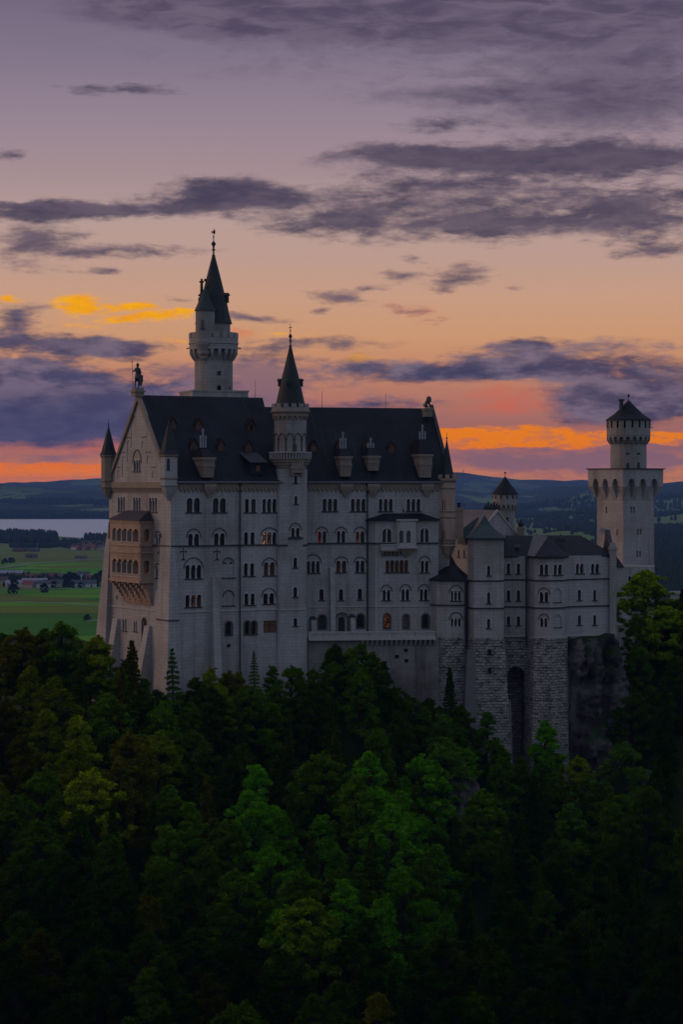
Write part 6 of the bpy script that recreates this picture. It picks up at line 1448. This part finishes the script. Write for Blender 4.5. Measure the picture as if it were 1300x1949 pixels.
for i, (px, py, hgt) in enumerate(sorted(vt)):
    x, y = px_spot(px, py); z = float(ground_z(x, y)); s_ = hgt / 10 * 1.15
    near = ['by the barn roofs', 'along the valley road', 'in the open fields', 'by the farm village'][0 if 20 < px < 90 and py < 1118 else 1 if 1114 < py < 1126 else 3 if py < 1116 and py > 1100 else 2]
    tn[near] = tn.get(near, 0) + 1
    plant('field_tree', VTM[i % 3], 10, Vector((x, y, z + 10 * s_)), s_, (.012, .026, .008, 1), f"small dark round valley tree {near}, {ORD[tn[near] - 1]} there from the left", 'tree', 'small trees round the farm village')
# houses
HW = [mat('house_wall_white', lambda t, b: (.45, .44, .42, 1)), mat('house_wall_cream', lambda t, b: (.34, .29, .22, 1)), mat('house_wall_timber', lambda t, b: (.14, .08, .05, 1))]
HR = [mat('roof_red_tile', lambda t, b: (.16, .05, .035, 1)), mat('roof_brown', lambda t, b: (.07, .045, .04, 1)), mat('roof_grey_metal', lambda t, b: (.22, .24, .28, 1)), mat('roof_slate', lambda t, b: (.06, .065, .08, 1))]
WN = ['white walled', 'cream walled', 'timber']; RN = ['red roofed', 'brown roofed', 'grey metal roofed', 'slate roofed']
def house_mesh(w_, l_, h_, rh, wi, ri):
    def f():
        b = MB().box(-l_ / 2, l_ / 2, -w_ / 2, w_ / 2, -3, h_).loft([[(x, -w_ / 2, h_), (x, w_ / 2, h_), (x, 0, h_ + rh * .93)] for x in (-l_ / 2 + .02, l_ / 2 - .02)])
        o = 1.0; r = MB().loft([[(x, -w_ / 2 - o, h_ - rh * .12), (x, 0, h_ + rh), (x, w_ / 2 + o, h_ - rh * .12), (x, w_ / 2 + o, h_ - rh * .12 + .35), (x, 0, h_ + rh + .4), (x, -w_ / 2 - o, h_ - rh * .12 + .35)] for x in (-l_ / 2 - .9, l_ / 2 + .9)])
        wn = MB()
        for s_ in (-1, 1):
            for k in range(max(2, int(l_ / 4))):
                x = -l_ / 2 + (k + .5) * l_ / max(2, int(l_ / 4))
                for zz in ((1.0,) if h_ < 5 else (1.0, 3.9)): wn.box(x - .55, x + .55, s_ * w_ / 2 - .06, s_ * w_ / 2 + .06, zz, zz + 1.3)
        return b.mesh('wall', HW[wi]), r.mesh('roof', HR[ri]), wn.mesh('window_row', M['glass'])
    return cached(('house', w_, l_, h_, rh, wi, ri), f)
hn = {}
def house(px, py, w_, l_, h_, rh, wi, ri, rz, name='house', where='', grp=None, lab=None):
    x, y = px_spot(px, py) if isinstance(py, (int, float)) and py > 930 else (0, 0); z = float(ground_z(x, y))
    put_house(x, y, z, w_, l_, h_, rh, wi, ri, rz, name, where, grp, lab)
def put_house(x, y, z, w_, l_, h_, rh, wi, ri, rz, name, where, grp, lab=None):
    key = (WN[wi], RN[ri], where); hn[key] = hn.get(key, 0) + 1
    lab = lab or f"{WN[wi]} {RN[ri]} {name} {where}, {ORD[hn[key] - 1]} such from left"
    t = empty(name, (x, y, z), lab, 'house' if name == 'house' else 'barn', grp); t.rotation_euler = (0, 0, rz)
    for nm, me in zip(('wall', 'roof'), house_mesh(w_, l_, h_, rh, wi, ri)):
        o = bpy.data.objects.new(nm, me); C.objects.link(o); o.parent = t
house(14, 1096, 16, 50, 5, 4, 2, 2, R(3), 'barn', lab='long grey metal roofed barn at the left edge above the farm village')
house(37, 1116, 17, 38, 5, 4, 0, 2, R(-4), 'barn', lab='wide white barn with pale metal roof in the farm village')
house(66, 1114, 16, 36, 5.5, 5, 0, 2, R(8), 'barn', lab='second pale metal roofed barn right of the wide white barn')
house(83, 1118, 12, 20, 6, 4, 0, 3, R(0), 'barn', lab='small slate roofed shed right of the two pale barns')
rs = random.Random(3)
for px, py, wi, ri in sorted([(48, 1103, 1, 1), (56, 1105, 0, 0), (70, 1104, 1, 1), (88, 1103, 1, 3), (97, 1102, 0, 1), (106, 1103, 1, 0), (117, 1104, 0, 3), (157, 1106, 0, 3), (164, 1106, 0, 2), (172, 1107, 1, 0), (148, 1117, 0, 3), (172, 1117, 0, 3), (108, 1116, 0, 3), (95, 1117, 0, 1), (5, 1110, 1, 1), (158, 1100, 1, 3), (55, 1118, 1, 0)]):
    house(px, py, 11, rs.uniform(14, 20) // 1, 5.5, 4.5, wi, ri, rs.uniform(-.5, .5), 'house', 'in farm village', 'houses of the farm village')
lst = []
for i in range(60):
    px = rs.uniform(140, 222); lst.append((px, rs.uniform(1037, 1048) - (px - 140) * .02, rs.choice([0, 0, 1, 2]), rs.choice([0, 0, 1, 1, 3])))
for px, py, wi, ri in sorted(lst): house(px, py, 11, 16, 6, 4.5, wi, ri, rs.uniform(-1.2, 1.2), 'house', 'in lakeside village', 'houses of the lakeside village')
for px in (56, 63, 71, 76, 84, 91, 98): house(px, 1030.5, 12, 20, 6, 4, 0, 2, rs.uniform(-.2, .2), 'house', 'along the wood by the lake', 'white buildings along the lakeside wood')
for px, py, wi, ri, nm in ((34, 1050, 2, 1, 'barn'), (43, 1049.5, 2, 1, 'barn'), (65, 1050, 2, 3, 'barn'), (154, 1066, 1, 1, 'barn'), (60, 1061.5, 2, 1, 'barn')): house(px, py, 10, 22, 4, 4, wi, ri, 0, nm, 'alone in the fields', 'lone field barns')
for px, D in sorted([(990, 9000), (1002, 8950), (1008, 8900), (1014, 8920), (1020, 8950), (1026, 9000), (876, 8400), (884, 8450)] + [(1036, 4900), (1044, 4850), (1050, 4900)]):
    x = (px - 650) / F * D; z = float(ground_z(x, D)); put_house(x, D, z, 14, 22, 8, 5, 0, 2, rs.uniform(-.3, .3), 'house', 'far off on the hills' if D > 7000 else 'on the near hillside', 'far houses on the hills')
# mast on the far hill
x = (882 - 650) / F * 17400; mp = MB().tube((0, 0, 0), (0, 0, 26), 2.2, 1.0).box(-5, 5, -1, 1, 17, 19)
mo = part('radio_mast', mp, M['iron'], None, w=(x, 17400, float(ground_z(x, 17400)) - 1)); tag(mo, 'tiny mast standing on the far blue hill just right of the palace', 'mast')

# ================================================================ haze
HZ = MB().box(-27000, 27000, -60, 22000, -12, CZ + 53)
hz = part('haze', HZ, None, None, l=(0, 0, 0)) if False else link('haze', HZ.mesh('haze', M['iron'])); hm = bpy.data.materials.new('haze'); hm.use_nodes = True; t = NT(hm.node_tree)
pv = t.n('ShaderNodeVolumePrincipled'); pv.inputs['Color'].default_value = (.24, .47, 1, 1); pv.inputs['Density'].default_value = 3.2e-5; pv.inputs['Anisotropy'].default_value = 0
t.nt.links.new(pv.outputs[0], t.n('ShaderNodeOutputMaterial').inputs['Volume']); hz.data.materials[0] = hm; tag(hz, kind='stuff')
